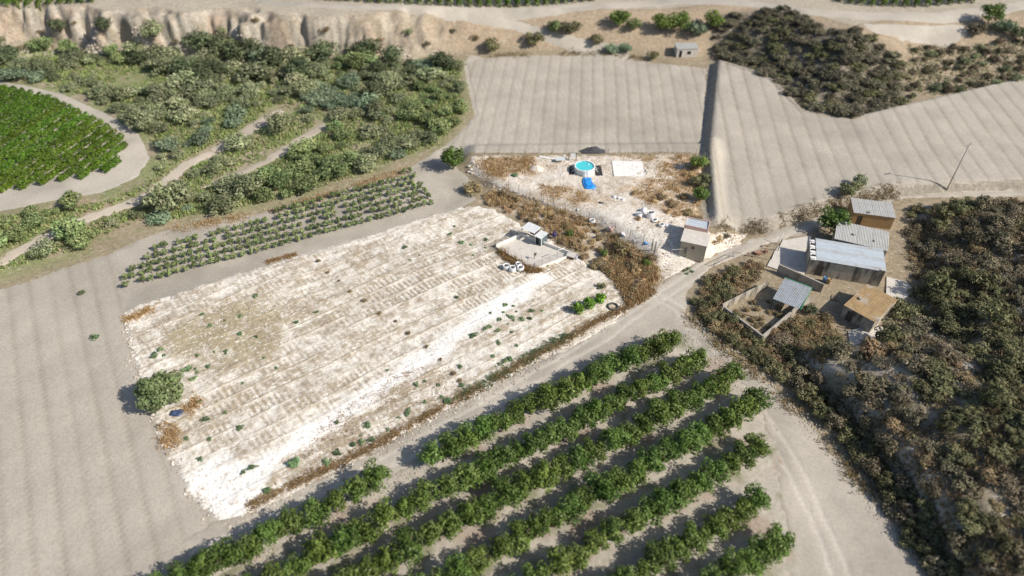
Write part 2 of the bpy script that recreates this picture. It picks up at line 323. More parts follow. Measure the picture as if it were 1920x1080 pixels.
def orch_c(x, y, d):
    c = np.tile(GREY * 1.0, (len(x), 1)); n = fbm(x * 0.25, y * 0.25, 71, 4)
    c = mixc(c, (0.42, 0.345, 0.285), sstep(0.5, 0.7, n)); return mixc(c, (0.20, 0.21, 0.11), sstep(0.6, 0.78, fbm(x * 0.4, y * 0.4, 73, 3)) * 0.7)
M_orch = soil_mat("orchard_soil", 0.25, 2.0, 0.6, 0.08)
sheet("orchard_soil", PW['orchard'], 0.4, 0.07, orch_c, M_orch, 0.4, lambda x, y, d: (fbm(x * 0.9, y * 0.9, 75, 3) - 0.5) * 0.12)
sheet("young_orchard_soil", PW['young'], 0.4, 0.06, base_col(GREY * 0.95), M_field, 0.4)
sheet("dirt_track", PW['farm_track'], 0.4, 0.03, base_col(GREY * 1.02), M_track, 0.4)
ctr = [T2([(360, 1050), (560, 960), (760, 850), (960, 735), (1120, 640), (1215, 575), (1275, 535), (1345, 488), (1450, 445), (1560, 402), (1680, 370), (1920, 360), (2200, 356)]), T2([(1240, 560), (1275, 580), (1330, 660), (1420, 770), (1495, 890), (1555, 1020), (1620, 1200)])]
def ruts(x, y):
    out = 0
    for c_ in ctr:
        dd = segdist(c_, x, y, False) + (fbm(x * .15, y * .15, 77, 2) - .5) * .8; out = np.maximum(out, np.exp(-((np.abs(dd - .85)) / .28) ** 2))
    return out
def track_c(x, y, d):
    c = base_col(GREY * 1.03)(x, y, d); r_ = ruts(x, y) * (0.5 + fbm(x * .3, y * .3, 78, 3)); c = mixc(c, (0.58, 0.54, 0.47), r_ * .8)
    return mixc(c, (0.36, 0.31, 0.23), (1 - sstep(0, 1.3, d)) * sstep(.4, .6, fbm(x * .5, y * .5, 79, 3)) * .8)
sheet("dirt_track", PW['track'], 0.3, 0.10, track_c, M_track, 0.6, lambda x, y, d: (fbm(x * 0.8, y * 0.8, 76, 3) - 0.5) * 0.06 - 0.06 * ruts(x, y))
sheet("vineyard_soil", PW['vineyard'], 0.5, 0.05, base_col(GREY * 1.05), M_track, 0.5)
PALE = (0.56, 0.49, 0.40)
for pts, w in (([(-200, 560), (0, 492), (100, 438), (180, 405), (262, 376), (310, 345), (345, 312), (400, 285)], 3.2), ([(400, 285), (440, 262), (482, 234), (530, 205)], [3.2, 3.0, 4.2, 2.5]),
               ([(370, 352), (430, 335), (490, 308), (555, 268), (615, 232)], [2.0, 2.2, 2.6, 3.2, 3.0])):
    sheet("footpath", strip_poly(pts, w), 0.4, 0.07, base_col(PALE), M_track, 0.7)
for pts, w in (([(480, 4), (560, 9), (700, 14), (830, 21), (900, 32), (960, 44)], 3.6), ([(830, 21), (930, 24), (1020, 20), (1130, 11), (1250, 4), (1400, -4), (1500, -14)], 4.6),
               ([(940, 38), (1000, 58), (1060, 78), (1120, 98), (1180, 106)], [3, 3, 4, 7, 9]), ([(1250, 4), (1400, 6), (1500, 20), (1620, 30), (1760, 32), (1860, 20), (1960, 2)], [3, 4, 5, 6, 6, 6, 5])):
    sheet("farm_road", strip_poly(pts, w), 0.6, 0.09, base_col(GREY * 1.05), M_track, 0.4)
sheet("dirt_yard", T2([(1610, 44), (1700, 46), (1800, 44), (1822, 60), (1800, 80), (1770, 90), (1700, 78), (1640, 64)]), 0.6, 0.08, base_col(GREY * 1.1), M_track, 0.8)

# ------------------------------------------------------------------ the chalky plot and the yard
_a = T2([(440, 650), (900, 450)]); E1 = (_a[1] - _a[0]) / np.linalg.norm(_a[1] - _a[0]); E2 = np.array([-E1[1], E1[0]])
zone = {k: T2(v) for k, v in dict(
  white=[(410, 978), (345, 900), (420, 860), (470, 880), (560, 815), (660, 745), (760, 680), (850, 618), (930, 560), (1010, 512), (1030, 520), (950, 580), (880, 628), (790, 690), (700, 752), (620, 805), (540, 855), (490, 900), (470, 960)],
  olive=[(320, 618), (420, 575), (505, 560), (540, 600), (520, 660), (400, 682), (320, 668)],
  tan=[(540, 560), (640, 520), (820, 440), (960, 420), (930, 470), (800, 530), (660, 610), (560, 640)],
  stub=[(520, 870), (600, 790), (680, 735), (770, 680), (850, 690), (860, 750), (700, 835), (560, 905)],
  teeth=[(370, 740), (470, 650), (580, 600), (700, 525), (880, 470), (1010, 470), (1100, 520), (1000, 530), (900, 590), (760, 670), (640, 745), (540, 800), (400, 810)],
  right=[(880, 660), (960, 590), (1060, 540), (1160, 528), (1225, 540), (1110, 632), (970, 700), (870, 720)]).items()}
def plot_fields(x, y, d):
    s = x * E1[0] + y * E1[1]; t = x * E2[0] + y * E2[1]
    tw = t + (fbm(x * 0.06, y * 0.06, 80, 2) - 0.5) * 1.6
    zt = (0.45 + 0.55 * sstep(-1.5, 2, sdist(zone['teeth'], x, y))) * (0.25 + 0.75 * sstep(0.35, 0.52, fbm(x * 0.11, y * 0.11, 81, 3))) * (1 - sstep(-2, 1, sdist(zone['right'], x, y)))
    band = tw / 2.5; bf = band - np.floor(band); bi = np.floor(band)
    ph = hash2(bi, bi * 0 + 3, 7) * 6
    teeth = 0.5 + 0.5 * np.cos(2 * np.pi * (s / 0.78 + ph + 0.25 * bf + (fbm(s * 0.3, bi * 5.1, 82, 2) - 0.5) * 1.2)); teeth = sstep(0.42, 0.62, teeth) * sstep(0.02, 0.2, bf) * (1 - sstep(0.72, 0.95, bf)) * sstep(0.3, 0.5, fbm(s * 0.5, bi * 3.3, 86, 2))
    ridge = 1 - sstep(0.02, 0.09, np.abs(bf - 0.02)); ridge = ridge * sstep(0.3, 0.55, fbm(s * 0.15, bi * 4.7, 83, 2))
    streak = fbm(s * 0.09, t * 0.9, 84, 4); blot = fbm(x * 0.16, y * 0.16, 85, 4); fine = fbm(x * 1.1, y * 1.1, 87, 4)
    return s, t, zt, teeth, ridge, streak, blot, fine
def plot_c(x, y, d):
    s, t, zt, teeth, ridge, streak, blot, fine = plot_fields(x, y, d)
    c = np.tile(np.array((0.83, 0.785, 0.70)), (len(x), 1))
    w = sstep(-1.4, 0.8, sdist(zone['white'], x, y) + (blot - 0.5) * 4)
    zo = sstep(-2, 2.5, sdist(zone['olive'], x, y) + (blot - 0.5) * 6); zn = sstep(-3, 3, sdist(zone['tan'], x, y) + (blot - 0.5) * 6)
    zs = sstep(-2, 2, sdist(zone['stub'], x, y)); zr = sstep(-2.5, 2.5, sdist(zone['right'], x, y) + (blot - 0.5) * 5)
    brown = np.array((0.43, 0.36, 0.265))
    B = 0.52 * sstep(0.40, 0.66, streak * 0.55 + blot * 0.45) + 1.7 * (fine - 0.5)
    B = B + 1.05 * zt * teeth + 0.12 + 0.75 * ridge * (1 - w * 0.7) + 0.35 * zn + 0.30 * zr * sstep(0.4, 0.6, streak)
    B = B + zs * (0.95 * sstep(0.46, 0.56, fbm(s * 0.35, t * 1.1, 88, 4)) - 0.1)
    B = B * (1 - w) + w * (0.5 * sstep(0.60, 0.72, fine * 0.6 + streak * 0.4))
    B = B + zo * (0.45 + 0.5 * fine)
    c = mixc(c, brown, np.clip(B, 0, 1)); c = mixc(c, np.array((0.95, 0.93, 0.89)), w * 1.0 * (1 - np.clip(B, 0, 1))); c = mixc(c, (0.42, 0.36, 0.235), zo * 0.9 * sstep(0.3, 0.55, fine))
    c = mixc(c, (0.34, 0.27, 0.20), sstep(0.66, 0.74, fbm(x * 0.9, y * 0.9, 89, 3)) * 0.5 * (1 - w))
    e = 1 - sstep(0.3, 1.6, d); c = mixc(c, (0.78, 0.73, 0.66), e * 0.8 * (blot + 0.2))
    return c
def plot_d(x, y, d):
    s, t, zt, teeth, ridge, streak, blot, fine = plot_fields(x, y, d)
    return (fine - 0.5) * 0.16 - 0.07 * zt * teeth + 0.07 * ridge + (streak - 0.5) * 0.10
M_plot = soil_mat("chalky_soil", 0.22, 3.6, 0.9, 0.08, speck=((0.38, 0.30, 0.215), 3.0, 0.59, 0.6))
def add_crumble(m, ang, sc, thr, col, amt):
    """crumbs of another soil colour drawn out along the working direction"""
    n = m.node_tree.nodes; l = m.node_tree.links; b = n["Principled BSDF"]; src = b.inputs["Base Color"].links[0].from_socket
    geo = n.new("ShaderNodeNewGeometry"); mp = n.new("ShaderNodeMapping"); mp.vector_type = 'POINT'; mp.inputs["Rotation"].default_value = (0, 0, -ang); mp.inputs["Scale"].default_value = (1, 1, 1); l.new(geo.outputs["Position"], mp.inputs[0])
    m2 = n.new("ShaderNodeMapping"); m2.inputs["Scale"].default_value = sc; l.new(mp.outputs[0], m2.inputs[0])
    t = n.new("ShaderNodeTexNoise"); t.inputs["Scale"].default_value = 1.0; t.inputs["Detail"].default_value = 4; t.inputs["Roughness"].default_value = 0.6; l.new(m2.outputs[0], t.inputs["Vector"])
    r = n.new("ShaderNodeMapRange"); r.inputs[1].default_value = thr; r.inputs[2].default_value = thr + 0.05; r.inputs[4].default_value = amt; l.new(t.outputs[0], r.inputs[0])
    x = n.new("ShaderNodeMix"); x.data_type = 'RGBA'; x.inputs[7].default_value = (*col, 1); l.new(r.outputs[0], x.inputs[0]); l.new(src, x.inputs[6]); l.new(x.outputs[2], b.inputs["Base Color"])
_pa = math.atan2(E1[1], E1[0])
add_crumble(M_plot, _pa, (1.1, 3.4, 2), 0.575, (0.93, 0.90, 0.84), 0.62)
add_crumble(M_plot, _pa, (3.6, 1.5, 2), 0.60, (0.93, 0.90, 0.84), 0.5)
add_crumble(M_plot, _pa, (1.6, 4.6, 2), 0.61, (0.38, 0.30, 0.215), 0.6)
sheet("bare_plot", PW['plot'], 0.15, 0.14, plot_c, M_plot, 0.7, plot_d)
yz = {k: T2(v) for k, v in dict(straw1=[(890, 296), (1000, 292), (1010, 320), (990, 345), (960, 352), (900, 325)], straw2=[(1130, 290), (1320, 288), (1312, 415), (1250, 400), (1200, 385), (1180, 360), (1225, 330), (1230, 305)],
   straw3=[(1010, 345), (1080, 355), (1130, 375), (1080, 385), (1010, 365)], white=[(1120, 400), (1180, 405), (1260, 440), (1280, 480), (1245, 520), (1225, 480), (1150, 430)]).items()}
def yard_c(x, y, d):
    blot = fbm(x * 0.2, y * 0.2, 91, 4); fine = fbm(x * 1.0, y * 1.0, 92, 4)
    c = np.tile(np.array((0.72, 0.66, 0.575)), (len(x), 1))
    c = mixc(c, (0.47, 0.38, 0.28), sstep(0.42, 0.68, blot * 0.5 + fine * 0.5) * 0.75)
    for k, a in (('straw1', .9), ('straw2', .75), ('straw3', .45)):
        c = mixc(c, (0.50, 0.34, 0.175), sstep(-2, 2, sdist(yz[k], x, y) + (blot - .5) * 6) * a * sstep(0.3, 0.58, fine * .6 + blot * .4))
    return mixc(c, (0.76, 0.72, 0.65), sstep(-2, 2, sdist(yz['white'], x, y)) * 0.7)
sheet("yard_ground", PW['yard'], 0.22, 0.12, yard_c, M_plot, 0.35, lambda x, y, d: (fbm(x * 0.9, y * 0.9, 93, 4) - 0.5) * 0.22)

# ------------------------------------------------------------------ mesh builder
class MB:
    def __init__(s): s.v = []; s.f = []; s.c = []
    def add(s, vs, fs):
        k = len(s.v); s.v += [tuple(v) for v in vs]; s.f += [tuple(i + k for i in f) for f in fs]; return s
    def box(s, cx, cy, cz, sx, sy, sz, rz=0.0, bev=0.0):
        hx, hy, h = sx / 2, sy / 2, sz / 2; R = Matrix.Rotation(rz, 3, 'Z')
        if bev <= 0:
            vs = [R @ Vector((a * hx, b * hy, e * h)) + Vector((cx, cy, cz)) for e in (-1, 1) for a, b in ((-1, -1), (1, -1), (1, 1), (-1, 1))]
            return s.add(vs, [(3, 2, 1, 0), (4, 5, 6, 7), (0, 1, 5, 4), (1, 2, 6, 5), (2, 3, 7, 6), (3, 0, 4, 7)])
        ring = [(-hx + bev, -hy), (hx - bev, -hy), (hx, -hy + bev), (hx, hy - bev), (hx - bev, hy), (-hx + bev, hy), (-hx, hy - bev), (-hx, -hy + bev)]
        ring2 = [(a * (1 - bev / hx), b * (1 - bev / hy)) for a, b in ring]; vs = []
        for rr, zz in ((ring2, -h), (ring, -h + bev), (ring, h - bev), (ring2, h)): vs += [R @ Vector((a, b, zz)) + Vector((cx, cy, cz)) for a, b in rr]
        fs = [tuple(range(7, -1, -1)), tuple(range(24, 32))] + [(k * 8 + i, k * 8 + (i + 1) % 8, k * 8 + 8 + (i + 1) % 8, k * 8 + 8 + i) for k in range(3) for i in range(8)]
        return s.add(vs, fs)
    def tube(s, pts, rad, n=8, cap=True):
        pts = [Vector(p) for p in pts]; rad = rad if hasattr(rad, '__len__') else [rad] * len(pts); vs = []; prev = None
        for i, p in enumerate(pts):
            t = (pts[min(i + 1, len(pts) - 1)] - pts[max(i - 1, 0)]).normalized()
            u = t.orthogonal().normalized() if prev is None else (prev - t * prev.dot(t)).normalized()
            prev = u; w = t.cross(u)
            vs += [p + (u * math.cos(2 * math.pi * k / n) + w * math.sin(2 * math.pi * k / n)) * rad[i] for k in range(n)]
        fs = [(i * n + k, i * n + (k + 1) % n, (i + 1) * n + (k + 1) % n, (i + 1) * n + k) for i in range(len(pts) - 1) for k in range(n)]
        if cap: fs += [tuple(range(n - 1, -1, -1)), tuple(range((len(pts) - 1) * n, len(pts) * n))]
        return s.add(vs, fs)
    def lathe(s, prof, n=16, c=(0, 0), cap=True):
        vs = [(c[0] + r * math.cos(2 * math.pi * k / n), c[1] + r * math.sin(2 * math.pi * k / n), zz) for r, zz in prof for k in range(n)]
        fs = [(i * n + k, i * n + (k + 1) % n, (i + 1) * n + (k + 1) % n, (i + 1) * n + k) for i in range(len(prof) - 1) for k in range(n)]
        if cap: fs += [tuple(range(n - 1, -1, -1)), tuple(range((len(prof) - 1) * n, len(prof) * n))]
        return s.add(vs, fs)
    def prism(s, poly, z0, z1):                 # z0/z1 number or list per corner
        n = len(poly); a = z0 if hasattr(z0, '__len__') else [z0] * n; b = z1 if hasattr(z1, '__len__') else [z1] * n
        vs = [(p[0], p[1], a[i]) for i, p in enumerate(poly)] + [(p[0], p[1], b[i]) for i, p in enumerate(poly)]
        return s.add(vs, [tuple(range(n - 1, -1, -1)), tuple(range(n, 2 * n))] + [(i, (i + 1) % n, n + (i + 1) % n, n + i) for i in range(n)])
    def mesh(s, name, mat, smooth=False):
        me = bpy.data.meshes.new(name); me.from_pydata(s.v, [], s.f); me.materials.append(mat)
        if smooth: me.polygons.foreach_set("use_smooth", np.ones(len(me.polygons), bool))
        me.update(); return me
    def build(s, name, mat, parent=None, smooth=False, loc=(0, 0, 0), rot=(0, 0, 0)):
        return link(name, s.mesh(name, mat, smooth), parent, loc, rot)

# ------------------------------------------------------------------ foliage meshes
def leaf_quads(P, N, size, cols, r, aspect=1.5):
    """one small bent-free leaf quad per point P facing about N"""
    n = len(P); N = N + r.normal(0, 0.55, (n, 3)); N /= np.linalg.norm(N, axis=1)[:, None] + 1e-9
    A = np.cross(N, r.normal(0, 1, (n, 3))); A /= np.linalg.norm(A, axis=1)[:, None] + 1e-9; B = np.cross(N, A)
    sz = (size * r.uniform(0.6, 1.35, n))[:, None]; A = A * sz * aspect * 0.5; B = B * sz * 0.5
    V = np.stack([P - A, P - B * 0.9 + A * 0.1, P + A, P + B * 0.9 + A * 0.1], 1).reshape(-1, 3)
    F = np.arange(n * 4).reshape(-1, 4); C = np.repeat(cols, 4, 0)
    return V, F, C
def crown_mesh(name, seed, mat, pal, nclump=16, nleaf=800, size=0.12, zmin=0.25, zmax=1.7, flat=1.0, clump_r=(0.28, 0.5), hang=0.0):
    """uneven crown of radius about 1 made of leaf clumps; pal = list of leaf colours"""
    r = np.random.default_rng(seed); C = []
    while len(C) < nclump:
        p = r.uniform(-1, 1, 3)
        if 0.12 < np.linalg.norm(p) < 0.95: C.append(p)
    C = np.array(C); cz = (zmin + zmax) / 2; hzz = (zmax - zmin) / 2
    C[:, :2] *= 0.78; C[:, 2] = cz + C[:, 2] * hzz * 0.72
    R = r.uniform(*clump_r, nclump); k = r.choice(nclump, nleaf, p=R ** 2 / np.sum(R ** 2))
    D = r.normal(0, 1, (nleaf, 3)); D /= np.linalg.norm(D, axis=1)[:, None]
    P = C[k] + D * (R[k] * r.uniform(0.45, 1.08, nleaf) ** 0.7)[:, None] * np.array([1, 1, 0.85 * flat]); P[:, 2] = np.maximum(P[:, 2], 0.03)
    pal = np.array(pal); cb = r.uniform(0.72, 1.25, nclump); ci = r.integers(0, len(pal), nclump)
    mixk = r.random(nleaf) < 0.65; idx = np.where(mixk, ci[k], r.integers(0, len(pal), nleaf)); cols = pal[idx] * (cb[k] * r.uniform(0.8, 1.2, nleaf))[:, None]
    N = D + np.array([0, 0, 0.35])
    V, F, CC = leaf_quads(P, N, size, cols, r)
    return mesh_np(name, V, F, CC, mat)
def trunk_mesh(name, seed, mat, h=0.9, r0=0.09, limbs=4, spread=0.55):
    r = random.Random(seed); m = MB(); p = [Vector((0, 0, -0.15))]
    for k in range(1, 5): p.append(Vector((r.uniform(-.05, .05) * k, r.uniform(-.05, .05) * k, h * k / 4)))
    m.tube(p, [r0 * (1.25 - 0.2 * k) for k in range(5)], 6)
    for k in range(limbs):
        a = 2 * math.pi * k / limbs + r.uniform(-.5, .5); b = p[2 + k % 2]
        m.tube([b, b + Vector((math.cos(a) * spread * .5, math.sin(a) * spread * .5, h * .3)), b + Vector((math.cos(a) * spread, math.sin(a) * spread, h * .7))], [r0 * .6, r0 * .42, r0 * .15], 5)
    return m.mesh(name, mat, True)
M_bark = flat_mat("bark", (0.16, 0.12, 0.09), 0.9, 0.35, 6, bump=0.4)
M_leaf = leaf_mat("orchard_leaf", 0.5, 0.22, 0.25, 0.5)
M_shrub = leaf_mat("shrub_leaf", 0.7, 0.32, 0.18)
M_dry = leaf_mat("dry_leaf", 0.85, 0.25, 0.2)
M_grass = leaf_mat("grass_blade", 0.85, 0.0, 0.25, 0.0)
M_vine = leaf_mat("vine_leaf", 0.5, 0.15, 0.3)
PAL = dict(orch=[(0.135, 0.205, 0.042), (0.17, 0.25, 0.058), (0.10, 0.155, 0.035), (0.205, 0.27, 0.08)],
  valley=[(0.265, 0.30, 0.155), (0.31, 0.34, 0.19), (0.21, 0.25, 0.125), (0.35, 0.355, 0.215)], valleyg=[(0.21, 0.275, 0.115), (0.26, 0.32, 0.135), (0.165, 0.22, 0.085), (0.30, 0.34, 0.15)], teal=[(0.21, 0.275, 0.17), (0.25, 0.31, 0.20), (0.165, 0.225, 0.13)],
  dark=[(0.12, 0.15, 0.075), (0.15, 0.175, 0.09), (0.09, 0.115, 0.06)], hill=[(0.215, 0.185, 0.115), (0.26, 0.22, 0.145), (0.17, 0.15, 0.09), (0.31, 0.26, 0.18)], hillg=[(0.175, 0.175, 0.085), (0.215, 0.205, 0.105), (0.14, 0.14, 0.065)],
  mound=[(0.19, 0.17, 0.12), (0.225, 0.20, 0.14), (0.15, 0.135, 0.09), (0.19, 0.185, 0.11)],
  dry=[(0.50, 0.37, 0.20), (0.43, 0.30, 0.16), (0.36, 0.25, 0.14), (0.56, 0.44, 0.26)], drydark=[(0.34, 0.245, 0.14), (0.27, 0.20, 0.12), (0.40, 0.295, 0.165), (0.22, 0.20, 0.11)], weed=[(0.16, 0.25, 0.115), (0.19, 0.28, 0.14), (0.23, 0.30, 0.16), (0.13, 0.20, 0.09)],
  fig=[(0.15, 0.30, 0.035), (0.20, 0.37, 0.05), (0.11, 0.22, 0.03), (0.26, 0.41, 0.07)], olive=[(0.20, 0.27, 0.11), (0.25, 0.31, 0.14), (0.30, 0.34, 0.18), (0.155, 0.21, 0.08)])
def kindset(name, pal, mat, n, seed, **k): return [crown_mesh(name, seed + i, mat, PAL[pal], **k) for i in range(n)]
K_orch = kindset("orchard_crown", 'orch', M_leaf, 5, 100, nclump=26, nleaf=1700, size=0.105, zmin=0.3, zmax=1.9, clump_r=(.22, .42))
K_valley = kindset("valley_crown", 'valley', M_shrub, 4, 120, nclump=22, nleaf=1100, size=0.115, zmin=0.1, zmax=1.35, clump_r=(.22, .42))
K_valleyg = kindset("valley_crown", 'valleyg', M_shrub, 3, 130, nclump=22, nleaf=1100, size=0.115, zmin=0.1, zmax=1.3, clump_r=(.22, .42))
K_teal = kindset("teal_crown", 'teal', M_shrub, 2, 140, nclump=20, nleaf=1000, size=0.11, zmin=0.1, zmax=1.1, clump_r=(.22, .4))
K_dark = kindset("dark_crown", 'dark', M_shrub, 3, 150, nclump=20, nleaf=1000, size=0.12, zmin=0.15, zmax=1.6)
K_hill = kindset("hill_crown", 'hill', M_shrub, 4, 160, nclump=16, nleaf=800, size=0.13, zmin=0.05, zmax=1.2, clump_r=(.22, .45))
K_hillg = kindset("hill_crown", 'hillg', M_shrub, 3, 170, nclump=16, nleaf=800, size=0.13, zmin=0.05, zmax=1.3, clump_r=(.22, .45))
K_mound = kindset("mound_crown", 'mound', M_shrub, 3, 180, nclump=16, nleaf=800, size=0.13, zmin=0.05, zmax=1.1, clump_r=(.22, .45))
K_dry = kindset("dry_crown", 'dry', M_dry, 4, 190, nclump=14, nleaf=650, size=0.13, zmin=0.02, zmax=1.0, clump_r=(.2, .45))
K_drydark = kindset("dry_crown", 'drydark', M_dry, 4, 200, nclump=16, nleaf=750, size=0.12, zmin=0.02, zmax=1.15, clump_r=(.2, .45))
K_weed = kindset("weed_leaves", 'weed', M_shrub, 4, 210, nclump=12, nleaf=220, size=0.26, zmin=0.02, zmax=0.7, clump_r=(.2, .45))
K_young = kindset("young_crown", 'valleyg', M_shrub, 4, 220, nclump=10, nleaf=240, size=0.24, zmin=0.5, zmax=1.9, clump_r=(.25, .45))
K_trunk = [trunk_mesh("trunk", 300 + i, M_bark, 1.0) for i in range(3)]
K_stem = [trunk_mesh("stems", 310 + i, M_bark, 0.5, 0.05, 5, 0.45) for i in range(3)]
def plant(name, loc, r, h, crowns, label, cat, group, trunk=None, rnd=random, cname="crown", tname="trunk"):
    e = empty(name, (loc[0], loc[1], loc[2]), rnd.uniform(0, 6.28)); tag(e, label, cat, group)
    link(cname, rnd.choice(crowns), e, sc=(r * rnd.uniform(.9, 1.12), r * rnd.uniform(.9, 1.12), h))
    if trunk: link(tname, rnd.choice(trunk), e, sc=(r, r, h))
    return e

# ------------------------------------------------------------------ orchard in the foreground
row_dir = np.array([0.8593, 0.5115]); row_n = np.array([-row_dir[1], row_dir[0]])
row_off = [46.6, 41.6, 37.0, 32.0, 27.1, 21.9, 17.0]
row_end = T2([(1243, 652), (1300, 690), (1358, 716), (1410, 770), (1412, 850), (1424, 962), (1462, 1040)]) @ row_dir
row_start = [-17, -13, -8, -2, 4, 10, 16]
rr = random.Random(77)
for i in range(7):
    s = row_end[i]; k = 0
    while s > row_start[i]:
        p = row_dir * s + row_n * (row_off[i] + rr.uniform(-.25, .25)); step = rr.uniform(2.2, 2.7)
        skip = (i == 0 and T(738, 907).x < p[0] < T(782, 890).x)
        if not skip:
            r = rr.uniform(1.75, 2.25) * (1.0 if i < 5 else 0.95); h = r * rr.uniform(.92, 1.15)
            plant("orchard_tree", (p[0], p[1], Z(*p) + .05), r, h, K_orch, f"orchard tree, {ORD[k]} from the road end of the {ORD[i]} row below the chalky plot", "tree", "foreground orchard trees", K_trunk, rr)
            k += 1
        s -= step
# young orchard: small trees in lines behind the plot
ya = T2([(236, 545), (815, 388)]); yb = T2([(330, 458), (782, 322)]); rr = random.Random(78)
yd = (ya[1] - ya[0]); yl = np.linalg.norm(yd); yd = yd / yl; yn = np.array([-yd[1], yd[0]]); depth = float(np.dot(yb[1] - ya[1], yn)); nrow = 7
yp = T2([(228, 552), (232, 520), (300, 462), (420, 428), (560, 388), (780, 320), (816, 384), (560, 470), (250, 558)])
yp_all = []
for i in range(nrow):
    base = ya[0] + yn * (0.8 + i * (depth - 0.6) / (nrow - 1)); k = 0
    for s in np.arange(yl + 14, -16, -1.3):
        p = base + yd * (s + rr.uniform(-.12, .12)) + yn * rr.uniform(-.06, .06)
        if not inside(yp, np.array([p[0]]), np.array([p[1]]))[0] or rr.random() < .03: continue
        r = rr.uniform(.66, .82); h = r * rr.uniform(.75, .95)
        plant("young_tree", (p[0], p[1], Z(*p) + .05), r, h, K_young, f"small young tree, {ORD[min(k, 38)]} from the right end of the {ORD[i]} planted line behind the plot", "tree", "young trees planted in lines", K_trunk, rr)
        k += 1
print("young", sum(1 for o in bpy.data.objects if o.name.startswith("young_tree")), "orch", sum(1 for o in bpy.data.objects if o.name.startswith("orchard_tree")))
# vineyards: every row is one hedge of vines
def vine_row(p, q, label, group, seed, w=0.7, h=1.3, dens=55, pal=((0.085, 0.16, 0.014), (0.11, 0.20, 0.02), (0.065, 0.12, 0.011), (0.15, 0.23, 0.028))):
    r = np.random.default_rng(seed); p = np.array(p); q = np.array(q); L = np.linalg.norm(q - p); n = int(L * dens)
    if n < 8: return
    d = (q - p) / L; nn = np.array([-d[1], d[0]]); s = r.uniform(0, L, n); bush = 0.75 + 0.5 * vnoise(s / 1.3, s * 0 + seed, 3)
    ang = r.uniform(0, np.pi, n); rad = np.sqrt(r.uniform(0.3, 1, n)) * bush
    lat = np.cos(ang) * rad * w; zz = 0.15 + np.sin(ang) * rad * h
    XY = p + d * s[:, None] + nn * lat[:, None]; P = np.stack([XY[:, 0], XY[:, 1], hz(XY[:, 0], XY[:, 1]) + .06 + zz], 1)
    N = np.stack([nn[0] * np.cos(ang), nn[1] * np.cos(ang), np.sin(ang) + .3], 1); pal = np.array(pal); cols = pal[r.integers(0, len(pal), n)] * (r.uniform(.8, 1.2, n) * (0.8 + .4 * vnoise(s / 2.1, s * 0 + seed, 4)))[:, None]
    base = np.array([p[0], p[1], Z(*p)]); V, F, C = leaf_quads(P - base, N, 0.34, cols, r, 1.3)
    o = link("vine_row", mesh_np("vine_row", V, F, C, M_vine), None, base); tag(o, label, "vine row", group)
vin_in = T2([(-240, 160), (-60, 156), (0, 163), (100, 186), (185, 226), (236, 262), (238, 282), (215, 320), (150, 338), (60, 352), (0, 366), (-240, 410)])
vd = dirline((0, 355), (185, 230)); vn = np.array([-vd[1], vd[0]]); cen = vin_in.mean(0)
def clip_rows(poly, d, n, spacing, fn, jitter=0):
    k = 0
    pr = poly @ n
    for o in np.arange(pr.min() + spacing / 2, pr.max(), spacing):
        s = np.arange((poly @ d).min(), (poly @ d).max(), 0.3); X = d[0] * s + n[0] * o; Y = d[1] * s + n[1] * o; ok = inside(poly, X, Y)
        if ok.sum() < 5: continue
        i0 = np.argmax(ok); i1 = len(ok) - 1 - np.argmax(ok[::-1]); fn(k, (X[i0], Y[i0]), (X[i1], Y[i1])); k += 1
clip_rows(vin_in, vd, vn, 2.8, lambda k, p, q: vine_row(p, q, f"bright green vine row, {ORD[k]} from the lower right corner of the left vineyard" if k < 38 else "bright green vine row at the far edge of the left vineyard", "rows of the left vineyard", 400 + k, 0.78, 1.15, 95))
for j, (pts, a, b, txt) in enumerate((([(-160, -22), (185, -22), (178, 6), (90, 12), (0, 17), (-160, 22)], (0, 14), (30, -14), "far vineyard above the cliff"), ([(590, -24), (1140, -24), (1120, 3), (1020, 12), (930, 16), (860, 16), (720, 8), (600, 2)], (900, 14), (895, -16), "far vineyard above the middle road"),
                                 ([(1540, -24), (1850, -24), (1826, 6), (1725, 15), (1620, 12), (1560, 4)], (1700, 12), (1705, -14), "far vineyard beyond the right road"))):
    po = T2(pts); dd = dirline(a, b); clip_rows(po, dd, np.array([-dd[1], dd[0]]), 2.6, lambda k, p, q: vine_row(p, q, f"short green vine row, {ORD[min(k, 38)]} from one end of the {txt}", "rows of the " + txt, 500 + j * 60 + k, 0.7, 1.4, 70))

def to_px(p):
    v = np.array([p[0], p[1], Z(p[0], p[1]) - CAM_Z]); f = v[1] * CP - v[2] * SP; return 960 + FPX * v[0] / f, 540 - FPX * (v[1] * SP + v[2] * CP) / f
def vzone(p):
    u, v = to_px(p)
    if v < 135: return "under the cliff's left half" if u < 420 else "under the cliff's right half"
    if u > 680: return "beside the ploughed field" if v < 220 else "above the young orchard's right end"
    if v > 300: return "left of the young orchard" if u < 330 else "just behind the young orchard"
    if u < 300: return "round the left vineyard's bend"
    return ("left of mid valley" if u < 450 else "in mid valley") if v < 210 else ("along the pale footpath" if u < 520 else "right of the footpath")
def hzone(p):
    u, v = to_px(p)
    a = "by the wide track" if (u < 1620 + (v - 760) * .3) else "at the photo's right edge" if u > 1830 else "in the middle"
    b = "upper" if v < 560 else "central" if v < 800 else "lower"
    return b, a
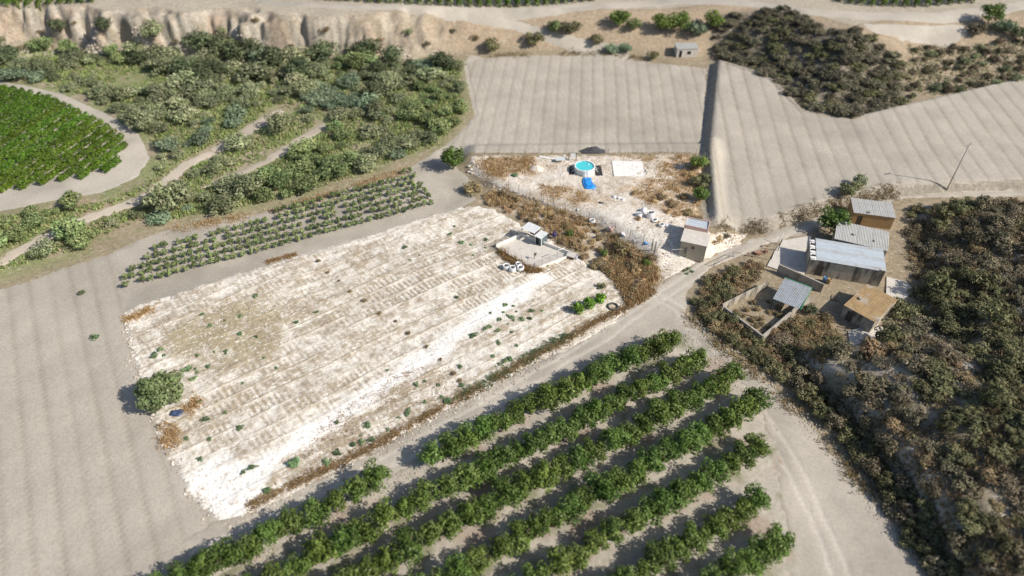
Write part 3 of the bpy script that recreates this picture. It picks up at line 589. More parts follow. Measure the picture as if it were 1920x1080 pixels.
# ------------------------------------------------------------------ wild scrub: every bush that can be told apart is its own thing
def scatter(poly, n, dmin, seed, avoid=(), tries=40000):
    r = np.random.default_rng(seed); lo = poly.min(0); hi = poly.max(0); out = []
    Q = r.uniform(lo, hi, (tries, 2)); ok = inside(poly, Q[:, 0], Q[:, 1])
    for a, m in avoid: ok &= sdist(a, Q[:, 0], Q[:, 1]) < -m
    for q in Q[ok]:
        if len(out) >= n: break
        if not out or np.min(np.hypot(*(np.array(out) - q).T)) > dmin: out.append(q)
    return np.array(out)
paths = [(strip_poly([(0, 492), (100, 438), (180, 405), (262, 376), (310, 345), (345, 312), (440, 262), (482, 234), (530, 205)], 3.4), 1.8), (strip_poly([(400, 345), (490, 308), (555, 268), (615, 232)], 3.2), 1.8)]
V_poly = T2([(-140, 78), (60, 84), (200, 102), (330, 104), (560, 104), (760, 118), (858, 120), (872, 190), (868, 222), (815, 276), (740, 302), (560, 366), (480, 384), (320, 415), (260, 410), (130, 470), (0, 510), (-140, 560), (-140, 450), (0, 412), (200, 378), (275, 346), (306, 300), (290, 262), (190, 192), (60, 150), (-140, 130)])
rr = random.Random(91); vin_av = [(PW['vineyard'], 0.8)]
P = scatter(V_poly, 290, 2.7, 92, paths + vin_av + [(T2([(140, 128), (250, 118), (340, 150), (330, 178), (220, 176)]), -.5), (T2([(470, 262), (560, 240), (610, 255), (540, 305), (440, 330)]), -.5), (T2([(40, 92), (120, 96), (110, 120), (30, 116)]), -.5)])
nz = fbm(P[:, 0] * 0.05, P[:, 1] * 0.05, 95, 2); dk = fbm(P[:, 0] * 0.04, P[:, 1] * 0.04, 97, 2)
for p, a, b in zip(P, nz, dk):
    r = rr.uniform(1.2, 2.2) if rr.random() < .6 else rr.uniform(2.3, 3.7); far = p[1] > 150
    if far and b > .5: r *= 1.25
    ks, txt = ((K_teal, "grey teal bush") if a < 0.36 else (K_valleyg, "fresh green bush") if a > 0.57 else (K_valley, "olive green bush"))
    if far and b > .52 and rr.random() < .3: ks, txt = K_dark, "dark evergreen bush"
    size = "large" if r > 3 else "small" if r < 2.1 else "medium"
    plant("wild_bush", (p[0], p[1], Z(*p)), r, r * rr.uniform(.5, .9), ks, f"{size} {txt} {vzone(p)}", "bush", f"{size} {txt}es {vzone(p)}", K_stem, rr, "foliage", "stems")
for u, v, r, ks, lab in ((322, 392, 4.3, K_valley, "big round olive green tree beside the path at the young orchard corner"), (112, 58, 2.6, K_dark, "dark bush at the foot of the pale cliff, near its left end"), (198, 56, 2.4, K_dark, "dark bush at the foot of the pale cliff, beside a tall gully"),
    (290, 70, 3.4, K_valley, "broad olive bush against the foot of the pale cliff"), (380, 100, 4.0, K_dark, "dark evergreen tree at the left of the row under the cliff"), (425, 104, 4.2, K_dark, "dark evergreen tree in the middle of the row under the cliff"), (468, 108, 3.8, K_dark, "dark evergreen tree at the right of the row under the cliff"),
    (510, 128, 4.2, K_dark, "dark rounded tree right of the row under the cliff"), (560, 146, 4.0, K_dark, "dark spreading tree in mid scrub below the cliff's right end"), (690, 110, 3.6, K_dark, "dark bush touching the right end of the pale cliff"), (830, 130, 3.6, K_dark, "dark bush beside the upper left corner of the ploughed field"),
    (738, 118, 3.2, K_dark, "dark low bush between the cliff end and the field corner"), (850, 318, 2.9, K_orch, "bright green rounded bush at the upper left corner of the yard"), (886, 362, 2.2, K_drydark, "brown dry bush under the left end of the yard fence"),
    (922, 96, 2.6, K_hillg, "lone green bush above the upper left field corner"), (1003, 84, 3.0, K_hillg, "dark green bush on the bend of the upper path"), (1037, 60, 2.6, K_valleyg, "green bush left of a pair under the upper road"), (1068, 64, 3.0, K_hillg, "green bush right of a pair under the upper road"),
    (1118, 82, 2.2, K_hillg, "small dry green bush above the path on the brown slope"), (1147, 98, 2.2, K_teal, "grey green bush left of a pair at the field's top edge"), (1174, 98, 2.2, K_teal, "grey green bush right of a pair at the field's top edge"), (1160, 50, 3.0, K_orch, "dark green bush at the top of the brown slope"),
    (1190, 56, 2.4, K_valleyg, "yellowish green bush in the middle of the brown slope"), (1224, 112, 1.8, K_hillg, "small yellow green bush left of the far grey hut"), (1240, 62, 3.0, K_orch, "green bush left of the clump above the far hut"), (1272, 60, 3.3, K_orch, "tall dark green bush above the far hut"),
    (1305, 62, 3.4, K_teal, "grey green bush in the clump above the far hut"), (1335, 56, 3.2, K_orch, "green bush at the right of the clump above the far hut"), (1588, 366, 2.3, K_hillg, "olive bush on the bank above the right track"), (1608, 350, 1.9, K_valley, "paler bush beside the olive bush on the track bank"),
    (1558, 436, 3.0, K_orch, "bright green tree beside the corrugated shed's rear corner"), (1852, 44, 3.4, K_orch, "green bush at the far right beside the pale yard"), (1878, 58, 3.2, K_teal, "blue green round bush at the far right"), (1905, 74, 2.6, K_dark, "dark bush at the far right edge under the blue green one"),
    (1826, 62, 2.6, K_mound, "grey brown bush at the edge of the far pale yard"), (178, 634, .75, K_weed, "lone green weed on the left ploughed field"), (155, 552, .6, K_dark, "small dark tuft on the left field near the young orchard"),
    (1308, 318, 2.1, K_orch, "upper green bush of the hedge at the yard's right edge"), (1313, 348, 2.3, K_hillg, "middle green bush of the hedge at the yard's right edge"), (1311, 378, 2.0, K_orch, "lower green bush of the hedge at the yard's right edge"),
    (1660, 636, 2.4, K_hillg, "green bush right of the rusty ochre roof"), (1690, 590, 2.2, K_hillg, "yellow green bush behind the rusty ochre roof's right corner"), (1516, 588, 1.2, K_dark, "small dark green bush beside the grey tin lean-to")):
    p = T(u, v); plant("tall_bush" if r > 1 else "weed", p, r, r * rr.uniform(.8, 1.0), ks, lab, "bush" if r > 1 else "weed", None, K_stem, rr, "foliage", "stems")
for i, (u, v) in enumerate([(40, 92), (75, 62), (140, 44), (235, 88), (330, 80), (415, 60), (480, 40), (545, 88), (610, 60), (655, 92), (715, 75), (765, 62), (800, 84), (850, 60), (890, 72)]):
    p = T(u, v); r = rr.uniform(.8, 1.7); plant("cliff_bush", (p.x, p.y, p.z - .1), r, r * rr.uniform(.5, .8), rr.choice([K_hill, K_valley, K_drydark]), f"low bush on the pale cliff face, {ORD[i]} from its left end", "bush", "bushes on the cliff face", K_stem, rr, "foliage", "stems")
# dark hillside on the right
H_poly = T2([(1705, 395), (1920, 384), (1990, 384), (1990, 1130), (1775, 1130), (1700, 1010), (1630, 900), (1570, 800), (1480, 700), (1450, 645), (1500, 640), (1560, 668), (1640, 660), (1700, 630), (1725, 560), (1700, 480)])
P = scatter(H_poly, 290, 1.85, 101); n1_ = fbm(P[:, 0] * 0.09, P[:, 1] * 0.09, 103, 2)
for p, a in zip(P, n1_):
    r = (rr.uniform(.9, 1.6) if rr.random() < .6 else rr.uniform(1.6, 2.4)) * (1.0 if p[1] > 50 else 0.9); g_ = a > .56
    size = "large" if r > 1.6 else "small" if r < 1.25 else "medium"; txt = "dull green scrub bush" if g_ else "brown olive scrub bush"
    plant("scrub_bush", (p[0], p[1], Z(*p) - .05), r, r * (rr.uniform(.35, .7) if rr.random() < .75 else rr.uniform(.9, 1.3)), (K_hillg if g_ else rr.choice([K_hill, K_hill, K_drydark, K_mound])), f"{size} {txt} on the {hzone(p)[0]} right hillside, {hzone(p)[1]}", "bush", f"{size} {txt}es, {hzone(p)[0]} right hillside {hzone(p)[1]}", K_stem, rr, "foliage", "stems")
for i, (u, v) in enumerate([(1478, 728), (1500, 752), (1524, 778), (1548, 802), (1572, 828), (1596, 856), (1618, 882), (1640, 910), (1660, 938), (1680, 968), (1700, 1000), (1720, 1034), (1738, 1066)]):
    p = T(u + 12, v); r = rr.uniform(1.2, 1.9); plant("bank_bush", (p.x, p.y, p.z - .1), r, r * rr.uniform(.85, 1.2), K_hillg if i % 3 else K_hill, f"tall scrub bush, {ORD[i]} from the top along the bank over the wide track", "bush", "bushes along the bank over the track", K_stem, rr, "foliage", "stems")
for k in range(34):
    t = k / 33; p = T(np.interp(t, [0, .5, 1], [1530, 1670, 1800]) + rr.uniform(-14, 26), np.interp(t, [0, .5, 1], [735, 890, 1070]) + rr.uniform(-12, 12)); r = rr.uniform(.8, 1.5)
    plant("bank_scrub", (p.x, p.y, p.z - .1), r, r * rr.uniform(.6, .9), K_hill if k % 2 else K_hillg, f"{'brown' if k % 2 else 'green'} scrub on the {'upper' if t < .34 else 'middle' if t < .67 else 'lower'} bank slope over the wide track", "bush", f"{'brown' if k % 2 else 'green'} scrub, {'upper' if t < .34 else 'middle' if t < .67 else 'lower'} bank slope", K_stem, rr, "foliage", "stems")
A_poly = T2([(1300, 570), (1318, 532), (1385, 498), (1440, 500), (1405, 540), (1350, 578), (1425, 642), (1500, 596), (1545, 590), (1590, 640), (1560, 672), (1500, 690), (1470, 720), (1420, 680), (1350, 630), (1308, 600)])
def pzone(p):
    u, v = to_px(p); return "on the verge behind the ruined pen" if v < 548 else "on the verge left of the ruined pen" if u < 1385 else "between the ruined pen and the track bend" if u < 1480 else "between the ruined pen and the rusty roofed shed"
P = scatter(A_poly, 85, 1.1, 105)
for p in P:
    r = rr.uniform(.7, 1.5); d_ = rr.random() < .55
    plant("dry_bush", (p[0], p[1], Z(*p) - .05), r, r * rr.uniform(.6, 1.0), K_drydark if d_ else K_hillg, f"{'big' if r > 1.1 else 'small'} {'brown dry' if d_ else 'dark green'} bush {pzone(p)}", "bush", f"{'big' if r > 1.1 else 'small'} {'brown' if d_ else 'green'} bushes {pzone(p)}", K_stem, rr, "foliage", "stems")
# wooded mound, top right
def mzone(p):
    u, v = to_px(p); a = "crest" if v < 70 else "middle" if v < 125 else "foot"; return ("left " if u < 1470 else "right " if u > 1590 else "central ") + a
P = scatter(tr_hill, 150, 2.0, 107)
for p in P:
    r = rr.uniform(1.3, 2.6); plant("mound_bush", (p[0], p[1], Z(*p) - .1), r, r * rr.uniform(.45, .75), K_mound if rr.random() < .8 else K_hillg, f"{'large' if r > 2 else 'small'} grey brown bush on the dark upper right mound's {mzone(p)}", "bush", f"{'large' if r > 2 else 'small'} bushes of the mound's {mzone(p)}", K_stem, rr, "foliage", "stems")
P = scatter(tr2, 110, 2.0, 109)
for p in P:
    if p[0] > 150: continue
    r = rr.uniform(.9, 1.9); plant("slope_bush", (p[0], p[1], Z(*p) - .1), r, r * rr.uniform(.6, .9), K_hill if rr.random() < .7 else K_valley, f"{'wide' if r > 1.4 else 'small'} low bush on the bare upper right slope, {'upper' if to_px(p)[1] < 120 else 'lower'} {'left' if to_px(p)[0] < 1800 else 'right'} part", "bush", f"{'wide' if r > 1.4 else 'small'} bushes, {'upper' if to_px(p)[1] < 120 else 'lower'} {'left' if to_px(p)[0] < 1800 else 'right'} bare slope", K_stem, rr, "foliage", "stems")

# ------------------------------------------------------------------ dry embankment between plot and yard
EMB = T2([(898, 378), (925, 352), (1000, 378), (1100, 412), (1215, 480), (1236, 505), (1226, 527), (1150, 515), (1112, 502), (1075, 470), (1035, 447), (1000, 418), (940, 396)])
pen_px = [(930, 463), (978, 442), (1072, 478), (1002, 505)]; PEN = T2(pen_px)
P = scatter(EMB, 80, 1.1, 111, [(PEN, 0.8)])
for p in P:
    r = rr.uniform(.45, 1.1); right = p[0] > 17; d_ = rr.random() < (.7 if right else .35)
    plant("dry_shrub", (p[0], p[1], Z(*p) - .02), r, r * rr.uniform(.7, 1.1), K_drydark if d_ else K_dry, f"{'dark brown' if d_ else 'straw coloured'} dry shrub on the {'right half' if right else 'left half'} of the bank below the yard fence", "shrub", f"{'dark' if d_ else 'straw'} shrubs on the {'right' if right else 'left'} bank", K_stem, rr, "twigs", "stems")
for u, v, r, ks, lab in ((1165, 472, 1.9, K_drydark, "big dark brown thicket in the middle of the right bank"), (1190, 482, 1.6, K_drydark, "dark thicket on the bank beside the gate posts"), (1133, 480, .9, K_orch, "green bush at the foot of the dark thicket"), (1068, 443, .85, K_orch, "small green bush on the bank right of the pen"),
    (1212, 498, .8, K_orch, "small green bush at the lower right end of the bank"), (1185, 505, 1.2, K_drydark, "brown thicket low on the right end of the bank"), (1190, 545, 1.3, K_drydark, "dark dry thicket near the plot's right corner"), (1205, 535, 1.2, K_dry, "straw thicket near the plot's right corner"),
    (1180, 560, 1.0, K_drydark, "low dry bush above the roadside weeds at the right corner"), (1170, 520, 1.1, K_dry, "straw clump left of the thicket by the plot's right corner"), (1128, 540, .9, K_hillg, "yellow green bush above the leafy fig trees"), (1142, 512, .8, K_weed, "yellow green clump at the foot of the bank")):
    p = T(u, v); plant("thicket", p, r, r * rr.uniform(.75, .95), ks, lab, "shrub", None, K_stem, rr, "twigs", "stems")
for u, v, r, ks, lab in ((1225, 375, 1.1, K_dry, "straw clump right of the white sacks in the yard"), (1240, 372, 1.3, K_drydark, "brown clump in the middle of the yard's right side"), (1262, 385, 1.5, K_drydark, "broad brown thicket near the yard's right hedge"), (1280, 372, 1.4, K_drydark, "dark brown thicket against the yard's right hedge"), (1290, 402, 1.4, K_drydark, "dark brown thicket behind the block shed"),
    (1250, 398, 1.0, K_dry, "straw clump above the white big bags"), (1270, 405, 1.1, K_dry, "straw clump between the bags and the shed"), (1306, 415, 1.4, K_drydark, "dark thicket behind the shed's metal roof"), (1190, 365, .9, K_dry, "low straw clump right of the blue cover"), (1292, 330, 1.3, K_dry, "straw clump in the upper right of the yard"),
    (1350, 450, .9, K_dry, "dry clump right of the block shed"), (1362, 444, .8, K_hill, "olive clump right of the block shed by the track"), (1340, 456, .7, K_dry, "small straw clump against the shed's lit wall"), (1196, 412, .8, K_dry, "orange dry clump left of the white big bags"), (1232, 417, .7, K_dry, "orange dry tuft among the white big bags"), (958, 300, 1.0, K_dry, "straw clump at the top left of the yard"), (925, 300, .9, K_dry, "straw clump near the yard's upper left corner"), (965, 330, .9, K_weed, "greenish clump in the yard's left straw")):
    p = T(u, v); plant("yard_clump", p, r, r * rr.uniform(.5, .75), ks, lab, "shrub", None, K_stem, rr, "twigs", "stems")

# ------------------------------------------------------------------ grass that nobody could count
def tufts(name, P, hgt, cols, label, seed, blades=7, spread=0.22, mat=M_grass, width=0.05):
    r = np.random.default_rng(seed); n = len(P) * blades; B = np.repeat(P, blades, 0) + r.normal(0, spread, (n, 2)); z = hz(B[:, 0], B[:, 1]) + .08
    H = hgt * r.uniform(.5, 1.3, n); lean = r.normal(0, .35, (n, 2)) * H[:, None]; a = r.uniform(0, 6.28, n); w = width * r.uniform(.6, 1.6, n); dx = np.cos(a) * w; dy = np.sin(a) * w
    V = np.stack([np.stack([B[:, 0] - dx, B[:, 1] - dy, z], 1), np.stack([B[:, 0] + dx, B[:, 1] + dy, z], 1), np.stack([B[:, 0] + lean[:, 0] + dx * .3, B[:, 1] + lean[:, 1] + dy * .3, z + H], 1), np.stack([B[:, 0] + lean[:, 0] - dx * .3, B[:, 1] + lean[:, 1] - dy * .3, z + H], 1)], 1).reshape(-1, 3)
    pal = np.array(cols); c = np.repeat(pal[r.integers(0, len(pal), n)] * r.uniform(.75, 1.25, n)[:, None], 4, 0)
    o = link(name, mesh_np(name, V, np.arange(n * 4).reshape(-1, 4), c, mat)); tag(o, label, "grass", None, "stuff"); return o
def pts_in(poly, n, seed, thr=0.0, f=0.4):
    r = np.random.default_rng(seed); Q = r.uniform(poly.min(0), poly.max(0), (n, 2)); Q = Q[inside(poly, Q[:, 0], Q[:, 1])]
    return Q[(fbm(Q[:, 0] * f, Q[:, 1] * f, seed, 3) > thr + r.normal(0, .09, len(Q))) & (sdist(poly, Q[:, 0], Q[:, 1]) > np.abs(r.normal(0, .8, len(Q))) - .2)]
STRAW = [(0.56, 0.42, 0.23), (0.49, 0.35, 0.18), (0.62, 0.50, 0.31), (0.38, 0.27, 0.15)]
q = pts_in(EMB, 9000, 121, .46, .35); q = q[sdist(PEN, q[:, 0], q[:, 1]) < -.4]
tufts("dry_grass", q, .55, STRAW, "tall dry straw grass covering the bank below the yard fence", 122, 8)
D2 = T2([(1130, 505), (1226, 500), (1240, 528), (1205, 568), (1175, 575), (1150, 530)]); tufts("dry_grass", pts_in(D2, 4500, 123, .35), .5, STRAW + [(0.36, 0.22, 0.11)], "dry brown grass round the thickets at the plot's right corner", 124, 8)
for k, a in (('straw1', 2600), ('straw2', 5200), ('straw3', 1400)):
    tufts("dry_grass", pts_in(yz[k], a, 126 + a, .47), .28, STRAW + [(0.55, 0.33, 0.13)], {'straw1': "orange straw grass in the left corner of the yard", 'straw2': "patchy straw grass on the right side of the yard", 'straw3': "thin straw grass in front of the pool"}[k], 127 + a, 6, .25)
def line_pts(px, n, w, seed, thr=0.0):
    p = T2(px); L = np.r_[0, np.cumsum(np.hypot(*np.diff(p, axis=0).T))]; r = np.random.default_rng(seed); s = r.uniform(0, L[-1], n); Q = np.stack([np.interp(s, L, p[:, 0]), np.interp(s, L, p[:, 1])], 1) + r.normal(0, w, (n, 2))
    return Q[fbm(s * .3, s * 0, seed, 3) > thr]
WL = [(470, 950), (560, 905), (640, 868), (700, 838), (760, 803), (830, 764), (880, 738), (950, 698), (1010, 664), (1060, 640), (1110, 608), (1180, 574), (1225, 545)]
tufts("roadside_weeds", line_pts(WL, 3000, .34, 131, .32), .26, [(0.46, 0.33, 0.18), (0.38, 0.26, 0.14), (0.54, 0.41, 0.23), (0.30, 0.22, 0.12)], "line of brown dry weeds along the plot's lower edge by the track", 132, 7, .16)
tufts("roadside_weeds", line_pts([(850, 752), (900, 725), (950, 696), (1010, 660), (1070, 628)], 420, .45, 133, .4), .30, PAL['weed'], "green weeds among the dry line at the plot's lower edge", 134, 8, .16, M_grass)
tufts("edge_weeds", line_pts([(480, 500), (520, 487), (570, 474), (620, 462)], 300, .25, 135, .42), .26, [(0.46, 0.31, 0.16), (0.38, 0.25, 0.13)], "brown dry weeds on the plot's upper edge by the young orchard", 136, 7, .14)
tufts("edge_weeds", np.vstack([line_pts([(240, 600), (285, 580)], 110, .45, 137, .3), line_pts([(312, 800), (328, 835)], 150, .7, 138), line_pts([(350, 775), (366, 752)], 90, .5, 139)]), .35, [(0.60, 0.42, 0.21), (0.54, 0.38, 0.20), (0.46, 0.32, 0.17)], "orange dry grass round the olive tree and the plot's left corner", 140, 8, .18)
q = pts_in(PW['plot'], 14000, 141, .50, .12); s_ = sdist(zone['white'], q[:, 0], q[:, 1]); q = q[s_ < -.5]
tufts("stubble", q, .09, [(0.36, 0.28, 0.20), (0.42, 0.34, 0.24), (0.28, 0.22, 0.16)], "short brown stubble scattered over the chalky plot", 142, 4, .3, M_grass, .05)
q = pts_in(zone['stub'], 2200, 143, .45); tufts("stubble", q, .16, [(0.34, 0.22, 0.14), (0.40, 0.28, 0.17), (0.26, 0.18, 0.12)], "denser brown stubble beside the white track", 144, 6, .2)
q = pts_in(zone['olive'], 3000, 145, .40); tufts("stubble", q, .10, [(0.33, 0.29, 0.15), (0.40, 0.33, 0.19)], "olive tan stubble patch in the plot's upper left", 146, 5, .2)
q = pts_in(V_poly, 42000, 147, .38, .1)
for a_, m_ in paths: q = q[sdist(a_, q[:, 0], q[:, 1]) < -.3]
tufts("meadow_grass", q, .45, [(0.28, 0.37, 0.13), (0.34, 0.39, 0.16), (0.24, 0.33, 0.11), (0.40, 0.38, 0.21)], "rough green and tan grass between the bushes of the valley", 148, 4, .4, M_grass, .16)
q = pts_in(H_poly, 26000, 149, .40, .2); tufts("hillside_grass", q, .5, [(0.26, 0.20, 0.12), (0.20, 0.17, 0.10), (0.32, 0.26, 0.16)], "dry brown grass between the bushes of the right hillside", 150, 4, .35, M_grass, .12)
tufts("verge_grass", pts_in(A_poly, 3500, 151, .3), .4, STRAW, "orange dry grass on the verge round the ruined pens", 152, 6, .25)
# clods and small stones strewn over the plot and yard
def pebbles(name, Q, smin, smax, cols, label, seed):
    r = np.random.default_rng(seed); n = len(Q); base = np.array([(1, 0, 0), (0, 1, 0), (-1, 0, 0), (0, -1, 0), (0, 0, .8)], float); F = np.array([(0, 1, 4), (1, 2, 4), (2, 3, 4), (3, 0, 4)])
    S = (smin + (smax - smin) * r.random(n) ** 3)[:, None, None]; V = base[None] * S * r.uniform(.6, 1.3, (n, 5, 3)); a = r.uniform(0, 6.28, n); ca, sa = np.cos(a)[:, None], np.sin(a)[:, None]
    X = V[:, :, 0] * ca - V[:, :, 1] * sa + Q[:, 0:1]; Yv = V[:, :, 0] * sa + V[:, :, 1] * ca + Q[:, 1:2]; Zv = V[:, :, 2] + (hz(Q[:, 0], Q[:, 1]) + .12)[:, None]
    pal = np.array(cols); c = np.repeat(pal[r.integers(0, len(pal), n)] * r.uniform(.85, 1.1, n)[:, None], 5, 0)
    o = link(name, mesh_np(name, np.stack([X, Yv, Zv], -1).reshape(-1, 3), (F[None] + (np.arange(n) * 5)[:, None, None]).reshape(-1, 3), c, soil_mat(name, .15, 6, .2))); tag(o, label, "stones", None, "stuff")
pebbles("soil_clods", pts_in(PW['plot'], 22000, 161, .40, .3), .03, .16, [(0.78, 0.73, 0.66), (0.62, 0.54, 0.45), (0.84, 0.80, 0.74)], "pale clods and stones strewn over the chalky plot", 162)
pebbles("soil_clods", pts_in(PW['yard'], 9000, 163, .40, .4), .03, .18, [(0.74, 0.68, 0.60), (0.58, 0.50, 0.41), (0.82, 0.78, 0.72)], "pale stones strewn over the yard", 164)

# ------------------------------------------------------------------ weeds on the plot, one by one
wpx = []
for (ox, oy, sc_), L_ in (((200, 640, 3.0), [(270, 80, 2), (305, 47), (325, 78), (512, 80), (605, 57), (672, 55), (672, 68), (885, 92), (455, 158, 2), (500, 155), (513, 175), (572, 142), (487, 213), (765, 237), (668, 402), (522, 342), (545, 440), (568, 440), (752, 487), (578, 550), (450, 548), (527, 662), (770, 735), (820, 710), (1055, 690, 2), (1240, 683, 2), (1300, 630), (903, 842, 2.5), (1468, 472), (1390, 583), (1427, 528), (1435, 566), (1493, 555), (1297, 455), (955, 150)]),
   ((680, 540, 3.177), [(850, 100), (898, 107), (838, 145), (915, 140), (1005, 137, 1.6), (1065, 137, 1.6), (762, 147), (885, 172, 1.6), (815, 187), (900, 192), (947, 185, 1.6), (998, 182, 1.6), (865, 213), (735, 243, 1.5), (760, 232, 1.5), (805, 253), (888, 263), (660, 283), (812, 327), (917, 342), (775, 407), (815, 452, 1.6), (845, 438, 1.6), (875, 425, 1.6), (580, 467), (590, 580, 2), (470, 650, 2), (510, 676, 2.4), (555, 660, 2), (370, 680, 1.8), (272, 743), (212, 772), (30, 820, 1.8), (55, 905), (152, 843), (370, 555), (320, 575), (450, 578), (148, 490), (560, 55)]),
   ((200, 380, 3.6), [(1007, 632, 1.5), (1417, 737), (1280, 808), (1010, 905), (900, 885), (645, 755), (800, 795), (700, 830), (903, 768)]), ((720, 380, 3.556), [(470, 157), (440, 210), (600, 235), (680, 247, 1.5), (517, 268), (580, 280, 1.4), (680, 300), (140, 298), (235, 350), (172, 382), (480, 632, 1.2), (595, 350)])):
    for t in L_: wpx.append((ox + t[0] / sc_, oy + t[1] / sc_, t[2] if len(t) > 2 else 1.0))
for u, v, k in wpx:
    p = T(u, v + 1.5); big = k >= 1.8; r = .36 * k ** .6 * rr.uniform(.6, 1.4)
    z_ = "lower edge" if v > 745 - (u - 850) * .52 and u > 420 and v > 620 else "right part" if u > 860 else "left end" if u < 420 else "middle"
    e = empty("weed", (p.x, p.y, p.z + .1), rr.uniform(0, 6)); tag(e, f"{'broad bushy' if big else 'small low'} green weed on the {z_} of the bare chalky plot", "weed", f"{'broad' if big else 'small'} weeds, {z_} of plot")
    link("leaves", rr.choice(K_weed), e, sc=(r * rr.uniform(.9, 1.8), r * rr.uniform(.8, 1.3), r * rr.uniform(.6, 1.1))); link("stems", rr.choice(K_stem), e, sc=(r, r, r))
for i, (u, v, k) in enumerate([(597, 491, 1.3), (615, 513, 1), (636, 528, .8), (657, 548, 1), (683, 566, 1.2), (712, 590, 1.3), (742, 604, .9), (765, 627, 1.3), (800, 652, 1.1), (826, 676, .9), (850, 702, 1.2), (862, 716, 1.3)]):
    p = T(u, v); plant("dry_tuft", (p.x, p.y, p.z + .08), .42 * k, .3 * k, K_drydark, f"brown dry tuft, {ORD[i]} from the top of the dotted line crossing the plot", "tuft", "dry tufts crossing the plot", K_stem, rr, "blades", "stems")

# ------------------------------------------------------------------ buildings
M_block = flat_mat("rendered_block", (0.50, 0.43, 0.33), 0.9, 0.16, 2.2, bump=0.25, streak=((0.30, 0.25, 0.19), (1.6, 1.6, 0.35), 0.56, 0.6))
M_stain = flat_mat("stained_wall", (0.44, 0.40, 0.33), 0.95, 0.22, 2.0, bump=0.3, streak=((0.10, 0.09, 0.075), (1.2, 1.2, 0.25), 0.46, 0.85))
M_white = flat_mat("whitewash", (0.80, 0.77, 0.72), 0.85, 0.07, 2.5, bump=0.15, streak=((0.52, 0.47, 0.40), (1.2, 1.2, 0.4), 0.60, 0.5))
M_pink = flat_mat("pink_render", (0.62, 0.44, 0.38), 0.9, 0.14, 2.5, bump=0.15)
M_zinc = flat_mat("zinc_sheet", (0.62, 0.65, 0.66), 0.45, 0.08, 1.3, metal=0.0, bump=0.05, streak=((0.36, 0.33, 0.30), (0.5, 0.5, 0.5), 0.62, 0.5))
M_zincb = flat_mat("blue_grey_sheet", (0.50, 0.56, 0.61), 0.42, 0.08, 1.3, metal=0.0, bump=0.05, streak=((0.40, 0.38, 0.35), (0.7, 0.7, 0.7), 0.62, 0.5))
M_zincc = flat_mat("older_sheet", (0.46, 0.50, 0.53), 0.5, 0.12, 1.1, bump=0.05, streak=((0.38, 0.29, 0.22), (0.5, 0.9, 0.5), 0.55, 0.7))
M_fibro = flat_mat("fibre_cement_sheet", (0.46, 0.46, 0.44), 0.9, 0.12, 1.2, bump=0.15, streak=((0.28, 0.26, 0.22), (0.6, 0.6, 0.6), 0.58, 0.6))
M_rust = flat_mat("rusty_ochre_roof", (0.36, 0.25, 0.13), 0.85, 0.25, 1.3, bump=0.2, streak=((0.46, 0.42, 0.38), (0.45, 0.45, 0.45), 0.52, 0.9))
M_ochre = flat_mat("ochre_wall", (0.42, 0.27, 0.13), 0.9, 0.18, 1.2, bump=0.2)
M_conc = flat_mat("concrete", (0.62, 0.58, 0.52), 0.9, 0.12, 1.2, bump=0.15, streak=((0.44, 0.40, 0.35), (0.7, 0.7, 0.7), 0.58, 0.6))
M_slab = flat_mat("white_slab", (0.84, 0.82, 0.79), 0.85, 0.05, 1.5, bump=0.1, streak=((0.70, 0.66, 0.60), (0.8, 0.8, 0.8), 0.62, 0.5))
M_steel = flat_mat("galvanised_pipe", (0.42, 0.42, 0.41), 0.45, 0.15, 6, metal=0.6, bump=0.0)
M_post = flat_mat("dark_iron_post", (0.13, 0.115, 0.10), 0.7, 0.2, 6, metal=0.3, bump=0.0)
M_cabin = flat_mat("dark_cabin_board", (0.10, 0.14, 0.155), 0.6, 0.2, 2, bump=0.1)
M_brick = flat_mat("red_brick", (0.36, 0.20, 0.15), 0.9, 0.25, 5, bump=0.3)
M_blackp = flat_mat("black_opening", (0.02, 0.02, 0.022), 0.6, 0.2, 3, bump=0.0)
M_plastw = flat_mat("white_woven_plastic", (0.83, 0.83, 0.84), 0.6, 0.06, 5, bump=0.35)
M_wood = flat_mat("grey_wood", (0.30, 0.23, 0.17), 0.85, 0.25, 5, bump=0.3)

def rect(A, B, D):
    """ground frame of a rectangle from three surveyed corners: origin A, along A-B, depth towards D -> (origin, angle, length, depth)"""
    A, B, D = (np.array(p[:2], float) for p in (A, B, D)); t = B - A; L = np.linalg.norm(t); t /= L; n = np.array([-t[1], t[0]]); d = float(np.dot(D - A, n))
    return A, math.atan2(t[1], t[0]), float(L), d
def corrugated(m, x0, x1, y0, y1, zf, per=0.25, amp=0.03, along='y', th=0.02):
    """a ribbed sheet (ribs run along y or x); zf(x, y) is its height"""
    n = max(4, int(round((x1 - x0 if along == 'y' else y1 - y0) / per * 4))); vs = []; fs = []
    for k in range(n + 1):
        w = amp * math.sin(k * math.pi / 2)
        for e in (0, 1):
            if along == 'y': X_, Y_ = x0 + (x1 - x0) * k / n, (y0, y1)[e]
            else: X_, Y_ = (x0, x1)[e], y0 + (y1 - y0) * k / n
            vs += [(X_, Y_, zf(X_, Y_) + w), (X_, Y_, zf(X_, Y_) + w - th)]
    for k in range(n):
        a = k * 4; b = a + 4; q = [(a, b, b + 2, a + 2), (a + 1, a + 3, b + 3, b + 1), (a, a + 1, b + 1, b), (a + 2, b + 2, b + 3, a + 3)]
        fs += q if along == 'y' else [t[::-1] for t in q]
    fs += [(0, 2, 3, 1), (n * 4, n * 4 + 1, n * 4 + 3, n * 4 + 2)]
    return m.add(vs, fs)
